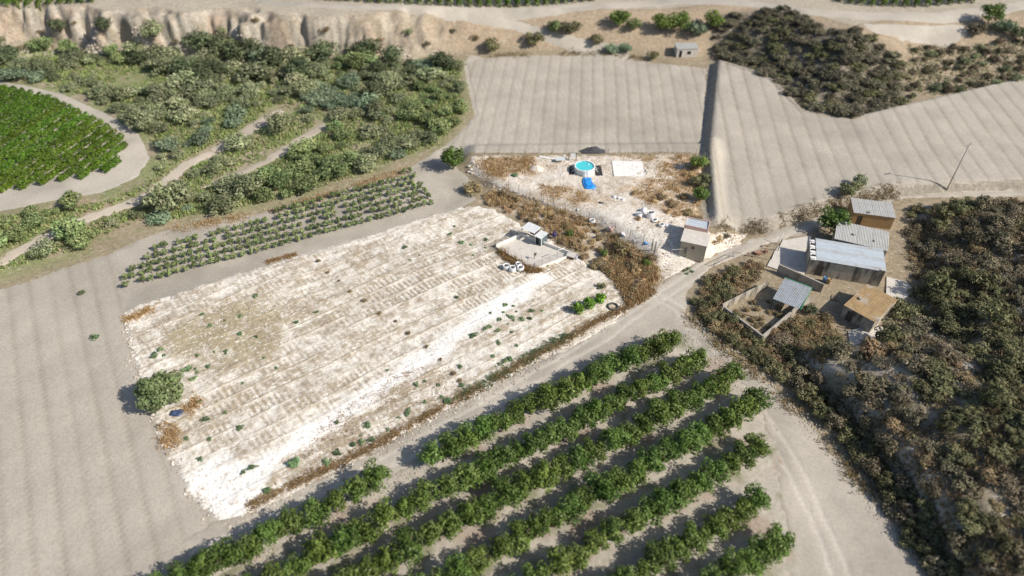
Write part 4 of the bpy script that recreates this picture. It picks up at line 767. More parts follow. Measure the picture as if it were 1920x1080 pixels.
def walls(m, L, D, h, t=0.2, openings=()):
    """four walls, h = (front-left, front-right, back-right, back-left) heights; openings on the front (x0, x1, z0, z1)"""
    def wall_front(y0, ha, hb, ops):
        xs = sorted({0.0, L, *[o[0] for o in ops], *[o[1] for o in ops]})
        for a, b in zip(xs, xs[1:]):
            za, zb = ha + (hb - ha) * a / L, ha + (hb - ha) * b / L
            o = [q for q in ops if q[0] <= a and q[1] >= b]
            if o:
                if o[0][2] > 0.02: m.prism([(a, y0), (b, y0), (b, y0 + t), (a, y0 + t)], -.3, o[0][2])
                m.prism([(a, y0), (b, y0), (b, y0 + t), (a, y0 + t)], o[0][3], [za, zb, zb, za])
            else: m.prism([(a, y0), (b, y0), (b, y0 + t), (a, y0 + t)], -.3, [za, zb, zb, za])
    wall_front(0, h[0], h[1], openings); m.prism([(0, D - t), (L, D - t), (L, D), (0, D)], -.3, [h[3], h[2], h[2], h[3]])
    m.prism([(0, t + .003), (t, t + .003), (t, D - t - .003), (0, D - t - .003)], -.3, [h[0] - .01, h[0] - .01, h[3] - .01, h[3] - .01]); m.prism([(L - t, t + .003), (L, t + .003), (L, D - t - .003), (L - t, D - t - .003)], -.3, [h[1] - .01, h[1] - .01, h[2] - .01, h[2] - .01]); return m

# block shed by the gate, with its metal-roofed annex
g0 = T(1272, 479); zg = g0.z + .05
A, ang, L, D = rect(g0, T(1318, 493), T(1340, 471)); D = 3.9; ang -= .06
shed = empty("block_shed", (A[0], A[1], zg), ang); tag(shed, "small beige block shed with flat grey roof and bluish metal roofed annex", "shed")
walls(MB(), L, D, (3.0, 3.0, 2.75, 2.75), .2, [(0.15, 1.15, 0, 2.0), (1.75, 2.3, 1.9, 2.45)]).build("wall", M_block, shed)
m = MB(); m.prism([(-.15, -.18), (L + .12, -.18), (L + .12, D + .0), (-.15, D + .0)], [3.04, 3.04, 2.78, 2.78], [3.14, 3.14, 2.88, 2.88]).build("roof", M_conc, shed)
MB().box(L / 2, -.1, 3.0, L + .1, .12, .1).build("eaves_board", M_block, shed)
d_ = MB().box(.65, .12, 1.0, .98, .05, 1.96).build("door", M_stain, shed); MB().box(.35, .08, 1.0, .05, .05, .2).build("handle", M_post, d_)
w_ = MB().box(2.02, .12, 2.17, .5, .06, .5).build("window", M_brick, shed)
for k in range(3): MB().box(1.87 + .15 * k, .05, 2.17, .025, .03, .52).build("bar", M_post, w_)
walls(MB(), L - .2, 2.6, (3.45, 3.45, 3.25, 3.25), .18).build("annex_wall", M_pink, shed, loc=(-.25, D + .01, 0))
m = MB(); corrugated(m, -.15, L - .55, D + .14, D + 2.5, lambda x, y: 3.46 - .06 * (y - D), .24, .025, 'y').build("annex_roof", M_zincb, shed)
MB().box(L / 2 - .35, D + 2.56, 3.36, L - .1, .12, .3).build("annex_parapet", M_pink, shed)
for X_ in (-.2, L - .5): MB().box(X_, D + 1.3, 3.46, .12, 2.36, .24).build("annex_parapet", M_pink, shed)
MB().box(L / 2 - .35, D + .06, 3.5, L - .1, .12, .14).build("annex_parapet", M_pink, shed)

# corrugated shed, right
zb = T(1530, 520).z
c4 = lev([(1522, 484), (1661, 508), (1541, 447)], zb + 3.3); A, ang, L, D = rect(*c4); D = 5.6
big = empty("corrugated_shed", (A[0], A[1], zb), ang); tag(big, "long shed with pale blue grey corrugated roof and dark stained front wall", "shed")
walls(MB(), L, D, (3.1, 3.1, 3.25, 3.25), .22, [(1.2, 2.3, 0, 2.1)]).build("wall", M_stain, big)
np_ = 7
for k in range(np_):
    x0 = .7 + (L - .8) * 0; yA = D * k / np_ - .12; yB = D * (k + 1) / np_ - .07
    m = MB(); corrugated(m, .75, L + .12, yA, yB, lambda x, y, k=k: 3.22 + .028 * y + .012 * (k % 2), .2, .028, 'x').build("roof_sheet", M_zincb if k % 3 else M_zincc, big)
MB().prism([(-.15, -.15), (.75, -.15), (.75, D + .1), (-.15, D + .1)], 3.13, 3.2).build("roof_edge", M_slab, big)
for k in range(8):
    MB().box(.30, .1 + (D - .3) * k / 7, 3.29, .62, .28, .17, rr.uniform(-.06, .06)).build("ballast_block", M_slab if k % 2 == 0 else M_blackp, big)
MB().box(L - .35, .0, 3.36, .7, .3, .18).build("corner_block", M_conc, big)
door_ = MB().box(1.75, .15, 1.0, 1.05, .06, 2.05).build("door", M_post, big)
# rear sheds
def simple_shed(name, px3, hgt, D_, label, wall_m, roof_m, slope=.04, over=.12, ops=((.8, 1.7, 0, 2.0),), h_drop=.0):
    zb = T(px3[0][0], px3[0][1] + 22).z; c4 = lev(px3, zb + hgt); A, ang, L, D = rect(*c4); D = D_ or D
    e = empty(name, (A[0], A[1], zb), ang); tag(e, label, "shed")
    walls(MB(), L, D, (hgt - .08, hgt - .08, hgt - .08 + slope * D, hgt - .08 + slope * D), .2, ops).build("wall", wall_m, e)
    n = max(2, int(L / 1.1))
    for k in range(n):
        m = MB(); corrugated(m, -over + (L + 2 * over) * k / n, -over + (L + 2 * over) * (k + 1) / n - .02, -over, D + over, lambda x, y, k=k: hgt + slope * y + .01 * (k % 2), .25, .025, 'y').build("roof_sheet", roof_m, e)
    for o in ops: MB().box((o[0] + o[1]) / 2, .14, o[3] / 2, o[1] - o[0] - .05, .06, o[3] - .04).build("door", M_post, e)
    return e, L, D
simple_shed("grey_roof_shed", [(1566, 447), (1664, 470), (1577, 421)], 2.9, 5.2, "plain shed with grey sheet roof behind the corrugated shed", M_stain, M_fibro, .03)
simple_shed("ochre_shed", [(1602, 398), (1679, 408), (1606, 379)], 2.6, 4.4, "farthest shed with pale grey roof and ochre front wall", M_ochre, M_fibro, .02)
simple_shed("rusty_roof_shed", [(1584, 572), (1640, 603), (1606, 524)], 2.5, None, "low shed with rusty ochre patched roof in front of the corrugated shed", M_stain, M_rust, .02)
M_oldw = flat_mat('old_block', (0.42, 0.38, 0.33), .95, .2, 2.0, bump=.3, streak=((0.24, 0.21, 0.17), (1.0, 1.0, .5), .5, .8))
M_leanz = flat_mat("dull_tin", (0.30, 0.33, 0.36), .6, .15, 1.5, bump=.1, streak=((0.22, 0.19, 0.16), (.8, .8, .8), .55, .7))
# walled pen with a tin lean-to
def low_wall(name, pts, h, t, mat, label, cat="wall", parent=None):
    o = empty(name, T(*pts[0])) if parent is None else parent
    if parent is None: tag(o, label, cat)
    W = [T(*p) for p in pts]; b = Vector(o.location)
    for p, q in zip(W, W[1:]):
        d = (q - p); d.z = 0; L = d.length; n = max(1, int(L / 2.0)); 
        for k in range(n):
            a_ = p.lerp(q, k / n); b_ = p.lerp(q, (k + 1) / n); c_ = (a_ + b_) / 2 - b
            MB().box(0, 0, 0, L / n - .012, t, h + .4).build("wall_block", mat, o, loc=(c_.x, c_.y, c_.z + h / 2 - .2), rot=(0, 0, math.atan2(d.y, d.x)))
    return o
low_wall("ruined_pen", [(1355, 585), (1427, 640), (1491, 585), (1520, 566)], 1.2, .28, M_oldw, "ruined walled pen of pale blocks on the verge below the sheds", "pen")
low_wall("pen_back_wall", [(1352, 582), (1395, 560), (1437, 540)], 1.3, .28, M_stain, "grey rear wall of the ruined pen beside the verge bushes", "wall")
zb = T(1470, 580).z; c4 = lev([(1447, 562), (1492, 577), (1458, 524)], zb + 2.1); A, ang, L, D = rect(*lev([(1449, 560), (1490, 576), (1478, 524)], zb + 2.1)); 
lean = empty("tin_lean_to", (A[0], A[1], zb), ang); tag(lean, "grey blue tin lean-to with green edging over the ruined pen", "lean-to")
L = max(L, 4.2); D = max(3.2, min(D, 5.5))
for k in range(5):
    m = MB(); corrugated(m, L * k / 5, L * (k + 1) / 5 - .02, 0, D, lambda x, y, k=k: 2.1 + .05 * y + .01 * (k % 2), .22, .025, 'y').build("roof_sheet", M_leanz, lean)
for X_ in (.1, L - .1):
    for Y_ in (.1, D - .1): MB().tube([(X_, Y_, -.2), (X_, Y_, 2.07 + .05 * Y_)], .06, 6).build("post", M_post, lean)
MB().box(L + .05, D / 2, 2.2, .1, D + .2, .14).build("green_edging", flat_mat("green_paint", (0.06, 0.30, 0.13), .6, .15, 3), lean); MB().box(L / 2, D + .06, 2.36, L + .2, .1, .14).build("green_edging", _mats["green_paint"], lean)
low_wall("pale_yard_wall", [(1456, 510), (1496, 528), (1540, 548)], 1.7, .25, M_oldw, "pale concrete wall between the concrete yard and the tin lean-to", "wall")
o = MB().prism([tuple(Vector(T(*p)).xy) for p in [(1438, 500), (1452, 472), (1468, 452), (1522, 442), (1516, 470), (1520, 505), (1500, 520)]], min(T(1452, 472).z, T(1500, 515).z) - .3, T(1480, 480).z + .16).build("concrete_yard", M_conc); tag(o, kind="structure")
o = MB().prism([tuple(Vector(T(*p)).xy) for p in [(1590, 622), (1640, 606), (1668, 622), (1640, 650), (1600, 655)]], T(1620, 630).z - .4, T(1620, 630).z + .12).build("concrete_apron", M_conc); tag(o, kind="structure")
o = MB().prism([tuple(Vector(T(*p)).xy) for p in [(1662, 520), (1700, 530), (1712, 545), (1690, 570), (1660, 572)]], T(1685, 550).z - .4, T(1685, 550).z + .2).build("concrete_apron", M_conc); tag(o, kind="structure")
PEN2 = T2([(1362, 584), (1427, 632), (1482, 584), (1437, 548)])
for k, p in enumerate(scatter(PEN2, 16, .9, 201)):
    plant("pen_brush", (p[0], p[1], Z(*p)), rr.uniform(.5, .9), rr.uniform(.35, .7), K_drydark, "brown brushwood clump inside the ruined pen", "shrub", "brushwood inside the ruined pen", K_stem, rr, "twigs", "stems")
# hoops, posts and rubble in the concrete yard
for i, (u, v, r) in enumerate([(1472, 497, .55), (1491, 499, .7)]):
    p = T(u, v); o = MB().tube([(math.cos(a) * r, 0, .18 + max(0, math.sin(a)) * r * 1.3) for a in np.linspace(0, math.pi, 13)], .035, 6).build("wire_hoop", M_steel, None, True, (p.x, p.y, p.z), (0, 0, -.3)); tag(o, "smaller bent wire hoop, left of the pair in the concrete yard" if i == 0 else "larger bent wire hoop, right of the pair in the concrete yard", "hoop")
p = T(1458, 471); o = MB().tube([(0, 0, -.2), (.1, 0, 2.6)], .07, 7).build("iron_pole", M_post, None, True, p); tag(o, "dark upright iron pole at the concrete yard's entrance", "pole")
p = T(1456, 458); o = MB().tube([(0, 0, 0), (.75, .3, 2.2)], .06, 7).build("leaning_pole", M_slab, None, True, p); tag(o, "pale pole leaning beside the dark iron pole", "pole")
p = T(1445, 488); o = MB().tube([(0, 0, -.2), (.1, 0, 2.2), (-.25, .1, 2.3)], .06, 7).build("hooked_post", M_post, None, True, p); tag(o, "dark post with bent top at the front of the concrete yard", "post")
for i, (u, v, sx, sy, sz, mt, lab) in enumerate([(1420, 476, 1.3, .9, .5, M_brick, "reddish rubble pile beside the track"), (1436, 474, .6, .5, .8, M_brick, "reddish block stack at the right of the rubble pile"), (1408, 480, 1.5, .5, .3, M_wood, "stacked grey boards at the left of the rubble pile"), (1430, 462, 1.8, .25, .25, M_wood, "grey beam lying across the track verge")]):
    e = empty("rubble_heap", T(u, v), rr.uniform(-.6, .2)); tag(e, lab, "rubble")
    for k in range(5): MB().box(rr.uniform(-.35, .35) * sx, rr.uniform(-.3, .3) * sy, sz * (.2 + .13 * k), sx * rr.uniform(.35, .6), sy * rr.uniform(.35, .6), sz * .4, rr.uniform(-.5, .5)).build("piece", mt, e)
# swing barrier over the track mouth
a_ = T(1338, 500); b_ = T(1374, 482); e = empty("pipe_barrier", a_); tag(e, "thin grey pipe barrier standing open beside the track", "barrier"); d_ = b_ - a_
for z0 in (.45, 1.15): MB().tube([(0, 0, z0), (d_.x, d_.y, d_.z + z0)], .045, 6).build("rail", M_steel, e, True)
for f_ in (0, 1): MB().tube([(d_.x * f_, d_.y * f_, d_.z * f_ - .2), (d_.x * f_, d_.y * f_, d_.z * f_ + 1.25)], .06, 6).build("post", M_steel, e, True)
c_ = T(1398, 486) - a_; MB().tube([(d_.x, d_.y, d_.z + 1.15), (c_.x, c_.y, c_.z + 1.0)], .04, 6).build("rail", M_steel, e, True)

# far grey hut
p = T(1268, 108); e = empty("field_hut", p, .05); tag(e, "small pale grey field hut with dark openings above the upper field", "hut"); walls(MB(), 5.4, 3.2, (2.2, 2.2, 2.4, 2.4), .2, [(.5, 1.3, 0, 1.8), (2.6, 3.6, .7, 1.6)]).build("wall", M_conc, e)
m = MB(); corrugated(m, -.1, 5.5, -.15, 3.3, lambda x, y: 2.28 + .06 * y, .3, .03, 'y').build("roof", M_fibro, e); MB().box(.9, .12, .9, .76, .05, 1.76).build("door", M_blackp, e); MB().box(3.1, .12, 1.15, .96, .05, .86).build("window", M_blackp, e)

# ------------------------------------------------------------------ utility pole
p = T(1775, 356); e = empty("utility_pole", p); tag(e, "tall grey wooden utility pole standing in the right field's lower edge", "pole")
MB().tube([(0, 0, -.5), (0, 0, 10.2)], [.14, .09], 8).build("pole", flat_mat("weathered_pole", (0.48, 0.45, 0.41), .9, .15, 4), e, True); MB().box(0, 0, 9.6, 1.6, .1, .12, .5).build("crossarm", M_wood, e)
for k in (-.65, 0, .65): MB().lathe([(.03, 9.66), (.06, 9.72), (.04, 9.8), (.06, 9.86), (.02, 9.92)], 8, (k * math.cos(.5), k * math.sin(.5))).build("insulator", M_slab, e, True)

# ------------------------------------------------------------------ pool and its surroundings
p = T(1097, 331); pc = Vector((p.x, p.y + 1.75, 0)); pc.z = Z(pc.x, pc.y) + .08
pool = empty("garden_pool", pc); tag(pool, "round white above-ground pool full of turquoise water", "pool")
N = 12; R = 1.95; HP = 1.22; M_pw = flat_mat("pool_wall", (0.72, 0.73, 0.72), .5, .05, 3, bump=.0); M_rim = flat_mat("pool_rim", (0.85, 0.86, 0.86), .45, .03, 3, bump=.0)
ring = [(R * math.cos(2 * math.pi * (k + .5) / N), R * math.sin(2 * math.pi * (k + .5) / N)) for k in range(N)]
for k in range(N):
    a_, b_ = Vector((*ring[k], 0)), Vector((*ring[(k + 1) % N], 0)); i_ = .975
    MB().prism([a_.xy, b_.xy, (b_ * i_).xy, (a_ * i_).xy], -.1, HP - .012 * 0).build("wall_panel", M_pw, pool)
    MB().prism([(a_ * 1.03).xy, (b_ * 1.03).xy, (b_ * .93).xy, (a_ * .93).xy], HP + .002, HP + .05).build("rim_segment", M_rim, pool)
    MB().box(a_.x * 1.015, a_.y * 1.015, HP / 2 - .05, .06, .1, HP + .08, math.atan2(a_.y, a_.x)).build("upright", M_rim, pool)
m_, n_, l_, b_ = new_mat("pool_water"); b_.inputs["Base Color"].default_value = (0.09, 0.60, 0.66, 1); b_.inputs["Roughness"].default_value = .06; b_.inputs["IOR"].default_value = 1.33
nz_ = n_.new("ShaderNodeTexNoise"); nz_.inputs["Scale"].default_value = 4; bp_ = n_.new("ShaderNodeBump"); bp_.inputs["Strength"].default_value = .12; l_.new(nz_.outputs[0], bp_.inputs["Height"]); l_.new(bp_.outputs[0], b_.inputs["Normal"])
MB().prism([(x_ * .97, y_ * .97) for x_, y_ in ring], .05, HP - .13).build("water", m_, pool)
for sy in (-1, 1):
    x0 = R * 1.01
    for yy in (-.55, .55): MB().tube([(sy * x0, yy, HP * .8), (sy * (x0 + .75), yy, -.05)], .045, 6).build("brace", M_rim, pool, True)
lad = empty("pool_ladder", (pc.x + .15, pc.y - R - .1, pc.z)); tag(lad, "white step ladder over the pool's near rim", "ladder")
for sx in (-.28, .28): MB().tube([(sx, -.5, -.08), (sx, -.02, 1.55), (sx, .22, 1.55), (sx, .4, .95)], .03, 6).build("rail", M_rim, lad, True)
for k in range(4): MB().box(0, -.42 + .12 * k, .2 + .33 * k, .56, .2, .045).build("step", M_rim, lad)
fl = MB().lathe([(.02, 0), (.16, .02), (.17, .1), (.1, .16), (.05, .22), (.01, .23)], 12).build("pool_white_spot", M_plastw, None, True, (pc.x + .75, pc.y + .75, pc.z + HP - .17)); tag(fl, "small white knob on the pool water", "white spot")  # small white turned knob set on the water surface
M_brace_shadow = flat_mat("painted_brace_shadow", (0.035, 0.035, 0.04), .7, .3, 3, bump=.3)  # near-black slabs put in for the shadows of the pool's side braces
for sx, w_, d2_, lab in ((-1, .95, 3.1, "dark slab standing in for the brace shadows left of the pool"), (1, 1.35, 3.6, "dark slab standing in for the brace shadows right of the pool")):
    e = empty("brace_shadow", (pc.x + sx * (R + .10 + w_ / 2), pc.y + .2, pc.z)); tag(e, lab, "shadow_slab")
    for k in range(4): MB().box(-w_ / 2 + w_ * (k + .5) / 4, 0, .0, w_ / 4 - .02, d2_, .22 + .01 * (k % 2)).build("shadow_strip", M_brace_shadow, e)
p = T(1102, 353); e = empty("blue_pool_cover", (p.x, p.y, p.z + .1)); tag(e, "crumpled bright blue plastic pool cover lying before the pool", "cover")
M_blue = flat_mat("blue_plastic", (0.03, 0.30, 0.80), .35, .18, 4, bump=.4, spec=.5)
def drape(poly, seed, hgt, res=.13, base=0.02):
    poly = np.array(poly); gx = np.arange(poly[:, 0].min(), poly[:, 0].max() + res, res); gy = np.arange(poly[:, 1].min(), poly[:, 1].max() + res, res); X, Y = np.meshgrid(gx, gy); x = X.ravel(); y = Y.ravel(); d = sdist(poly, x, y)
    zt = base + hgt * np.clip(d / .35, 0, 1) ** .6 * (.35 + .9 * fbm(x * 2.2, y * 2.2, seed, 3)); I = np.arange(len(x)).reshape(X.shape); F = np.stack([I[:-1, :-1], I[:-1, 1:], I[1:, 1:], I[1:, :-1]], -1).reshape(-1, 4); F = F[(d[F] > -.02).all(1)]
    used = np.unique(F); mp = np.full(len(x), -1); mp[used] = np.arange(len(used)); F = mp[F]; V = np.stack([x, y, zt], 1)[used]; n = len(V); Vb = V.copy(); Vb[:, 2] = -.15
    ed = {}
    for f in F:
        for a, b in zip(f, np.roll(f, -1)): ed[(a, b)] = 1
    side = [(b, a, a + n, b + n) for (a, b) in ed if (b, a) not in ed]
    m = MB(); return m.add(np.vstack([V, Vb]).tolist(), [tuple(int(i) for i in f) for f in F] + [tuple(int(i) + n for i in f[::-1]) for f in F] + [tuple(int(i) for i in f) for f in side])
o_ = lev([(1094, 335), (1108, 335), (1109, 343), (1117, 352), (1115, 356), (1098, 355), (1093, 346)], p.z)[:, :2] - np.array([p.x, p.y])
drape(o_, 171, .42).build("sheet", M_blue, e, True); MB().tube([(q[0] * .96, q[1] * .96, .12) for q in o_] + [(o_[0][0] * .96, o_[0][1] * .96, .12)], .12, 8, False).build("rolled_hem", M_blue, e, True)
# white slab
q = [tuple(v) for v in terr([(1151, 332), (1210, 332), (1210, 304), (1161, 303)])[:, :2]]; zs = Z(*q[0]); A, ang, L, D = rect(q[0], q[1], q[2]); e = empty("white_slab", (A[0], A[1], zs), ang); tag(e, "flat white concrete slab right of the pool", "slab")
for i in range(3):
    for j in range(3): MB().box(L * (i + .5) / 3, D * (j + .5) / 3, .12, L / 3 - .012, D / 3 - .012, .3).build("panel", M_slab, e)
def rock(seed, r=1.0, flat=.7):
    g = random.Random(seed); m = MB(); prof = [(.35, -.1), (.85, .1), (1.0, .4), (.7, .75), (.2, .9)]
    m.lathe([(a * r, b * r * flat) for a, b in prof], 7); m.v = [(x * g.uniform(.8, 1.2), y * g.uniform(.8, 1.2), z * g.uniform(.85, 1.15)) for x, y, z in m.v]; return m
M_rockw = flat_mat("white_stone", (0.62, 0.57, 0.50), .95, .15, 4, bump=.3)
ROCKS = [rock(k).mesh("stone", M_rockw) for k in range(4)]
def stone(u, v, s, lab, grp):
    p = T(u, v); o = link("stone", rr.choice(ROCKS), None, (p.x, p.y, p.z + .05), (0, 0, rr.uniform(0, 6)), (s, s * rr.uniform(.8, 1.2), s * rr.uniform(.7, 1))); tag(o, lab, "stone", grp)
for u, v, s in [(1200, 317, .35), (1204, 321, .45), (1199, 325, .3), (1205, 326, .4), (1202, 330, .3), (1208, 312, .3)]: stone(u + 9, v, s, "white rubble stone at the right edge of the white slab", "rubble by the slab")
for u, v, s in [(880, 312, .35), (884, 318, .4), (879, 322, .35), (885, 325, .3), (888, 305, .3)]: stone(u, v, s, "white stone heaped at the yard's upper left corner", "stones at the yard corner")
for k in range(26): stone(1075 + k * 2.5 + rr.uniform(-2, 2), 592 - k * 1.15 + rr.uniform(-2, 3), rr.uniform(.14, .3), "white stone lining the foot of the fig trees", "stones under the fig trees")
for k in range(34):
    t = k / 33; a = np.interp(t, [0, .3, .55, .75, 1], [900, 1000, 1060, 1120, 1205]); b = np.interp(t, [0, .3, .55, .75, 1], [340, 370, 394, 412, 460]); stone(a + rr.uniform(-6, 6), b + rr.uniform(-3, 5), rr.uniform(.1, .24), "pale stone along the edge of the yard under the fence", "stones along the fence line")
for k in range(40):
    t = k / 39; stone(np.interp(t, [0, .35, .7, 1], [228, 238, 262, 300]) + rr.uniform(2, 14), np.interp(t, [0, .35, .7, 1], [592, 640, 720, 800]) + rr.uniform(-4, 4), rr.uniform(.12, .3), "pale stone along the plot's left edge", "stones along the left edge")

# bits round the yard
p = T(1050, 304); e = empty("grey_tarp_table", (p.x, p.y, p.z + .1)); tag(e, "low table under a pale grey sheet left of the pool", "table"); MB().box(0, 0, .62, 1.9, 1.1, .08, .1).build("top", M_zinc, e)
for sx in (-.8, .8):
    for sy in (-.4, .4): MB().box(sx, sy, .25, .08, .08, .7).build("leg", M_post, e)
p = T(1066, 302); e = empty("clothes_frame", (p.x, p.y, p.z)); tag(e, "dark post frame hung with a white sheet behind the pool's left side", "frame")
for sx in (0, 1.5): MB().tube([(sx, 0, -.2), (sx, 0, 1.9)], .07, 6).build("post", M_post, e)
MB().tube([(0, 0, 1.85), (1.5, 0, 1.85)], .04, 6).build("bar", M_post, e); MB().box(.85, .03, 1.3, 1.0, .04, 1.05).build("sheet", M_plastw, e)
p = T(1030, 298); o = MB().box(0, 0, .1, 4.2, .5, .14, -.35).build("white_plank_path", M_slab, None, False, (p.x, p.y, p.z + .06)); tag(o, "narrow white board lying across the straw left of the grey table", "board")
def heap(name, u, v, rx, ry, h, mat, lab, cat, seed):
    p = T(u, v); n = 22; vs = [(0, 0, h)]; fs = []; g = random.Random(seed)
    for j, (f, hh) in enumerate(((.3, .82), (.6, .45), (.85, .15), (1.05, -.15))):
        for k in range(n): a = 2 * math.pi * k / n; w = f * g.uniform(.9, 1.12); vs.append((rx * w * math.cos(a) * g.uniform(.88, 1.14), ry * w * math.sin(a), h * hh * g.uniform(.6, 1.35)))
    fs += [(0, 1 + k, 1 + (k + 1) % n) for k in range(n)] + [(1 + j * n + k, 1 + (j + 1) * n + k, 1 + (j + 1) * n + (k + 1) % n, 1 + j * n + (k + 1) % n) for j in range(3) for k in range(n)]
    o = MB().add(vs, fs).build(name, mat, None, True, (p.x, p.y, p.z + .05)); tag(o, lab, cat)
heap("sand_heap", 1006, 318, 1.7, 1.5, .7, flat_mat("pale_sand", (0.72, 0.64, 0.55), .95, .12, 4, bump=.4), "pale sand heap in the left half of the yard", "sand heap", 3)
heap("ash_heap", 1125, 381, .8, .55, .18, flat_mat("ash", (0.07, 0.065, 0.06), .95, .4, 5, bump=.5), "black ash heap of an old fire in mid yard", "ash heap", 4)
heap("net_heap", 1110, 284, 2.6, 1.1, 1.0, flat_mat("black_netting", (0.07, 0.07, 0.08), .9, .4, 4, bump=.5), "dark netting heap at the ploughed field's edge behind the pool", "heap", 5)
# white big bags
def bag_mesh(seed, open_top=True, slump=.1):
    g = random.Random(seed); m = MB(); n = 16; prof = [(.42, 0), (.56, .06), (.6, .35), (.58, .7), (.52, .88), (.46, .9), (.40, .78)] if open_top else [(.42, 0), (.58, .08), (.6, .35), (.5, .62), (.28, .74), (.08, .8)]
    m.lathe(prof, n); m.v = [(x * (1 + slump * math.sin(5 * z + seed) + .14 * abs(math.cos(2 * math.atan2(y, x))) ** 3) + g.uniform(-.03, .03), y * (1 + slump * math.cos(4 * z + seed)) + g.uniform(-.03, .03), z * g.uniform(.93, 1.05)) for x, y, z in m.v]; return m.mesh("bag", M_plastw, True)
BAGS = [bag_mesh(k, k % 2 == 0) for k in range(6)]
M_dirt = flat_mat("bag_fill", (0.12, 0.11, 0.10), .95, .3, 4, bump=.4)
def bag(u, v, s, kind, lab, grp, tilt=0.0, fz=1.0):
    p = T(u, v); e = empty("big_bag", (p.x, p.y, p.z + .06), rr.uniform(0, 6)); tag(e, lab, "bag", grp); b_ = link("body", BAGS[kind], e, rot=(tilt, 0, 0), sc=(s, s, s * fz))
    if kind % 2 == 0:
        m = MB(); m.lathe([(.41, .77), (.2, .82), (.03, .84)], 12).build("fill", M_dirt, b_, True)
        for k in range(4): a = math.pi / 4 + k * math.pi / 2; MB().tube([(.5 * math.cos(a - .2), .5 * math.sin(a - .2), .85), (.52 * math.cos(a), .52 * math.sin(a), 1.08), (.5 * math.cos(a + .2), .5 * math.sin(a + .2), .85)], .03, 5).build("loop", M_plastw, b_)
G1 = "white bags in the yard"
bag(1197, 406, .95, 0, "slumped open white bag at the left of the yard bags", G1, .25, .8); bag(1207, 398, 1.0, 1, "upright white bag at the back of the yard bags", G1, .1, 1.15); bag(1219, 408, 1.15, 2, "tall square white bag with dark fill in the yard", G1, 0, 1.15)
bag(1228, 416, .9, 4, "flat slumped white bag below the tall square bag", G1, .3, .55); bag(1240, 425, .85, 2, "round open white bag, left of the last pair before the shed", G1, 0, .7); bag(1251, 425, .8, 3, "round closed white bag, right of the last pair before the shed", G1, 0, .7)
bag(1152, 371, .7, 1, "white sack at the left of the row in mid yard", "sacks in mid yard", .5, .7); bag(1160, 373, .75, 3, "white sack in the middle of the row in mid yard", "sacks in mid yard", .4, .7); bag(1168, 376, .7, 5, "white sack at the right of the row in mid yard", "sacks in mid yard", .5, .6)
G2 = "white bags by the pen"
bag(950, 504, .95, 4, "leftmost white bag beside the pen's dry bank", G2, .1, .95); bag(961, 508, 1.0, 0, "front white bag of the group beside the pen's dry bank", G2, 0, .9); bag(972, 501, .9, 2, "rear white bag of the group beside the pen's dry bank", G2, .1, .95); bag(976, 507, .95, 4, "rightmost white bag beside the pen's dry bank", G2, 0, .9)
bag(1110, 418, .9, 2, "white open bin bag against the fence line", "litter bags at the fence", .1, .8); bag(1141, 431, .6, 1, "small white sack under the fence, left of the reddish drum", "litter bags at the fence", .2, .8); bag(1168, 441, .8, 5, "pale lilac white sack lying at the fence's foot", "litter bags at the fence", .5, .6)
def drum(u, v, r, h, mat, lab, name="drum"):
    p = T(u, v); e = empty(name, (p.x, p.y, p.z + .06)); tag(e, lab, name); MB().lathe([(r * .97, 0), (r, .03), (r, h * .33), (r * 1.04, h * .35), (r, h * .37), (r, h * .64), (r * 1.04, h * .66), (r, h * .68), (r, h), (r * .92, h), (r * .9, h - .04)], 14).build("body", mat, e, True)
    MB().lathe([(r * .9, h - .05), (r * .5, h - .045), (.01, h - .045)], 14).build("lid", M_post, e)
drum(1145, 433, .35, .8, M_pink, "faded reddish drum standing under the yard fence"); drum(1079, 486, .32, .8, flat_mat("blue_grey_plastic", (0.40, 0.43, 0.50), .5, .1, 3), "pale blue grey drum outside the pen's right corner")
p = T(1213, 457); o = MB().lathe([(.3, 0), (.42, .1), (.42, .16), (.36, .16), (.3, .06), (.01, .05)], 14).build("blue_basin", M_blue, None, True, (p.x, p.y, p.z + .08)); tag(o, "small blue plastic basin on the ground by the gate", "basin")
p = T(1074, 484); e = empty("dog_kennel", (p.x - .3, p.y, p.z + .06), -.5); tag(e, "small low shelter of boards outside the pen's right corner", "kennel"); MB().box(0, 0, .3, 1.3, .9, .6).build("wall", M_wood, e); MB().prism([(-.75, -.55), (.75, -.55), (.75, .55), (-.75, .55)], [.62, .62, .8, .8], [.68, .68, .86, .86]).build("roof", M_conc, e); MB().box(.3, -.47, .25, .4, .05, .42).build("opening", M_blackp, e)

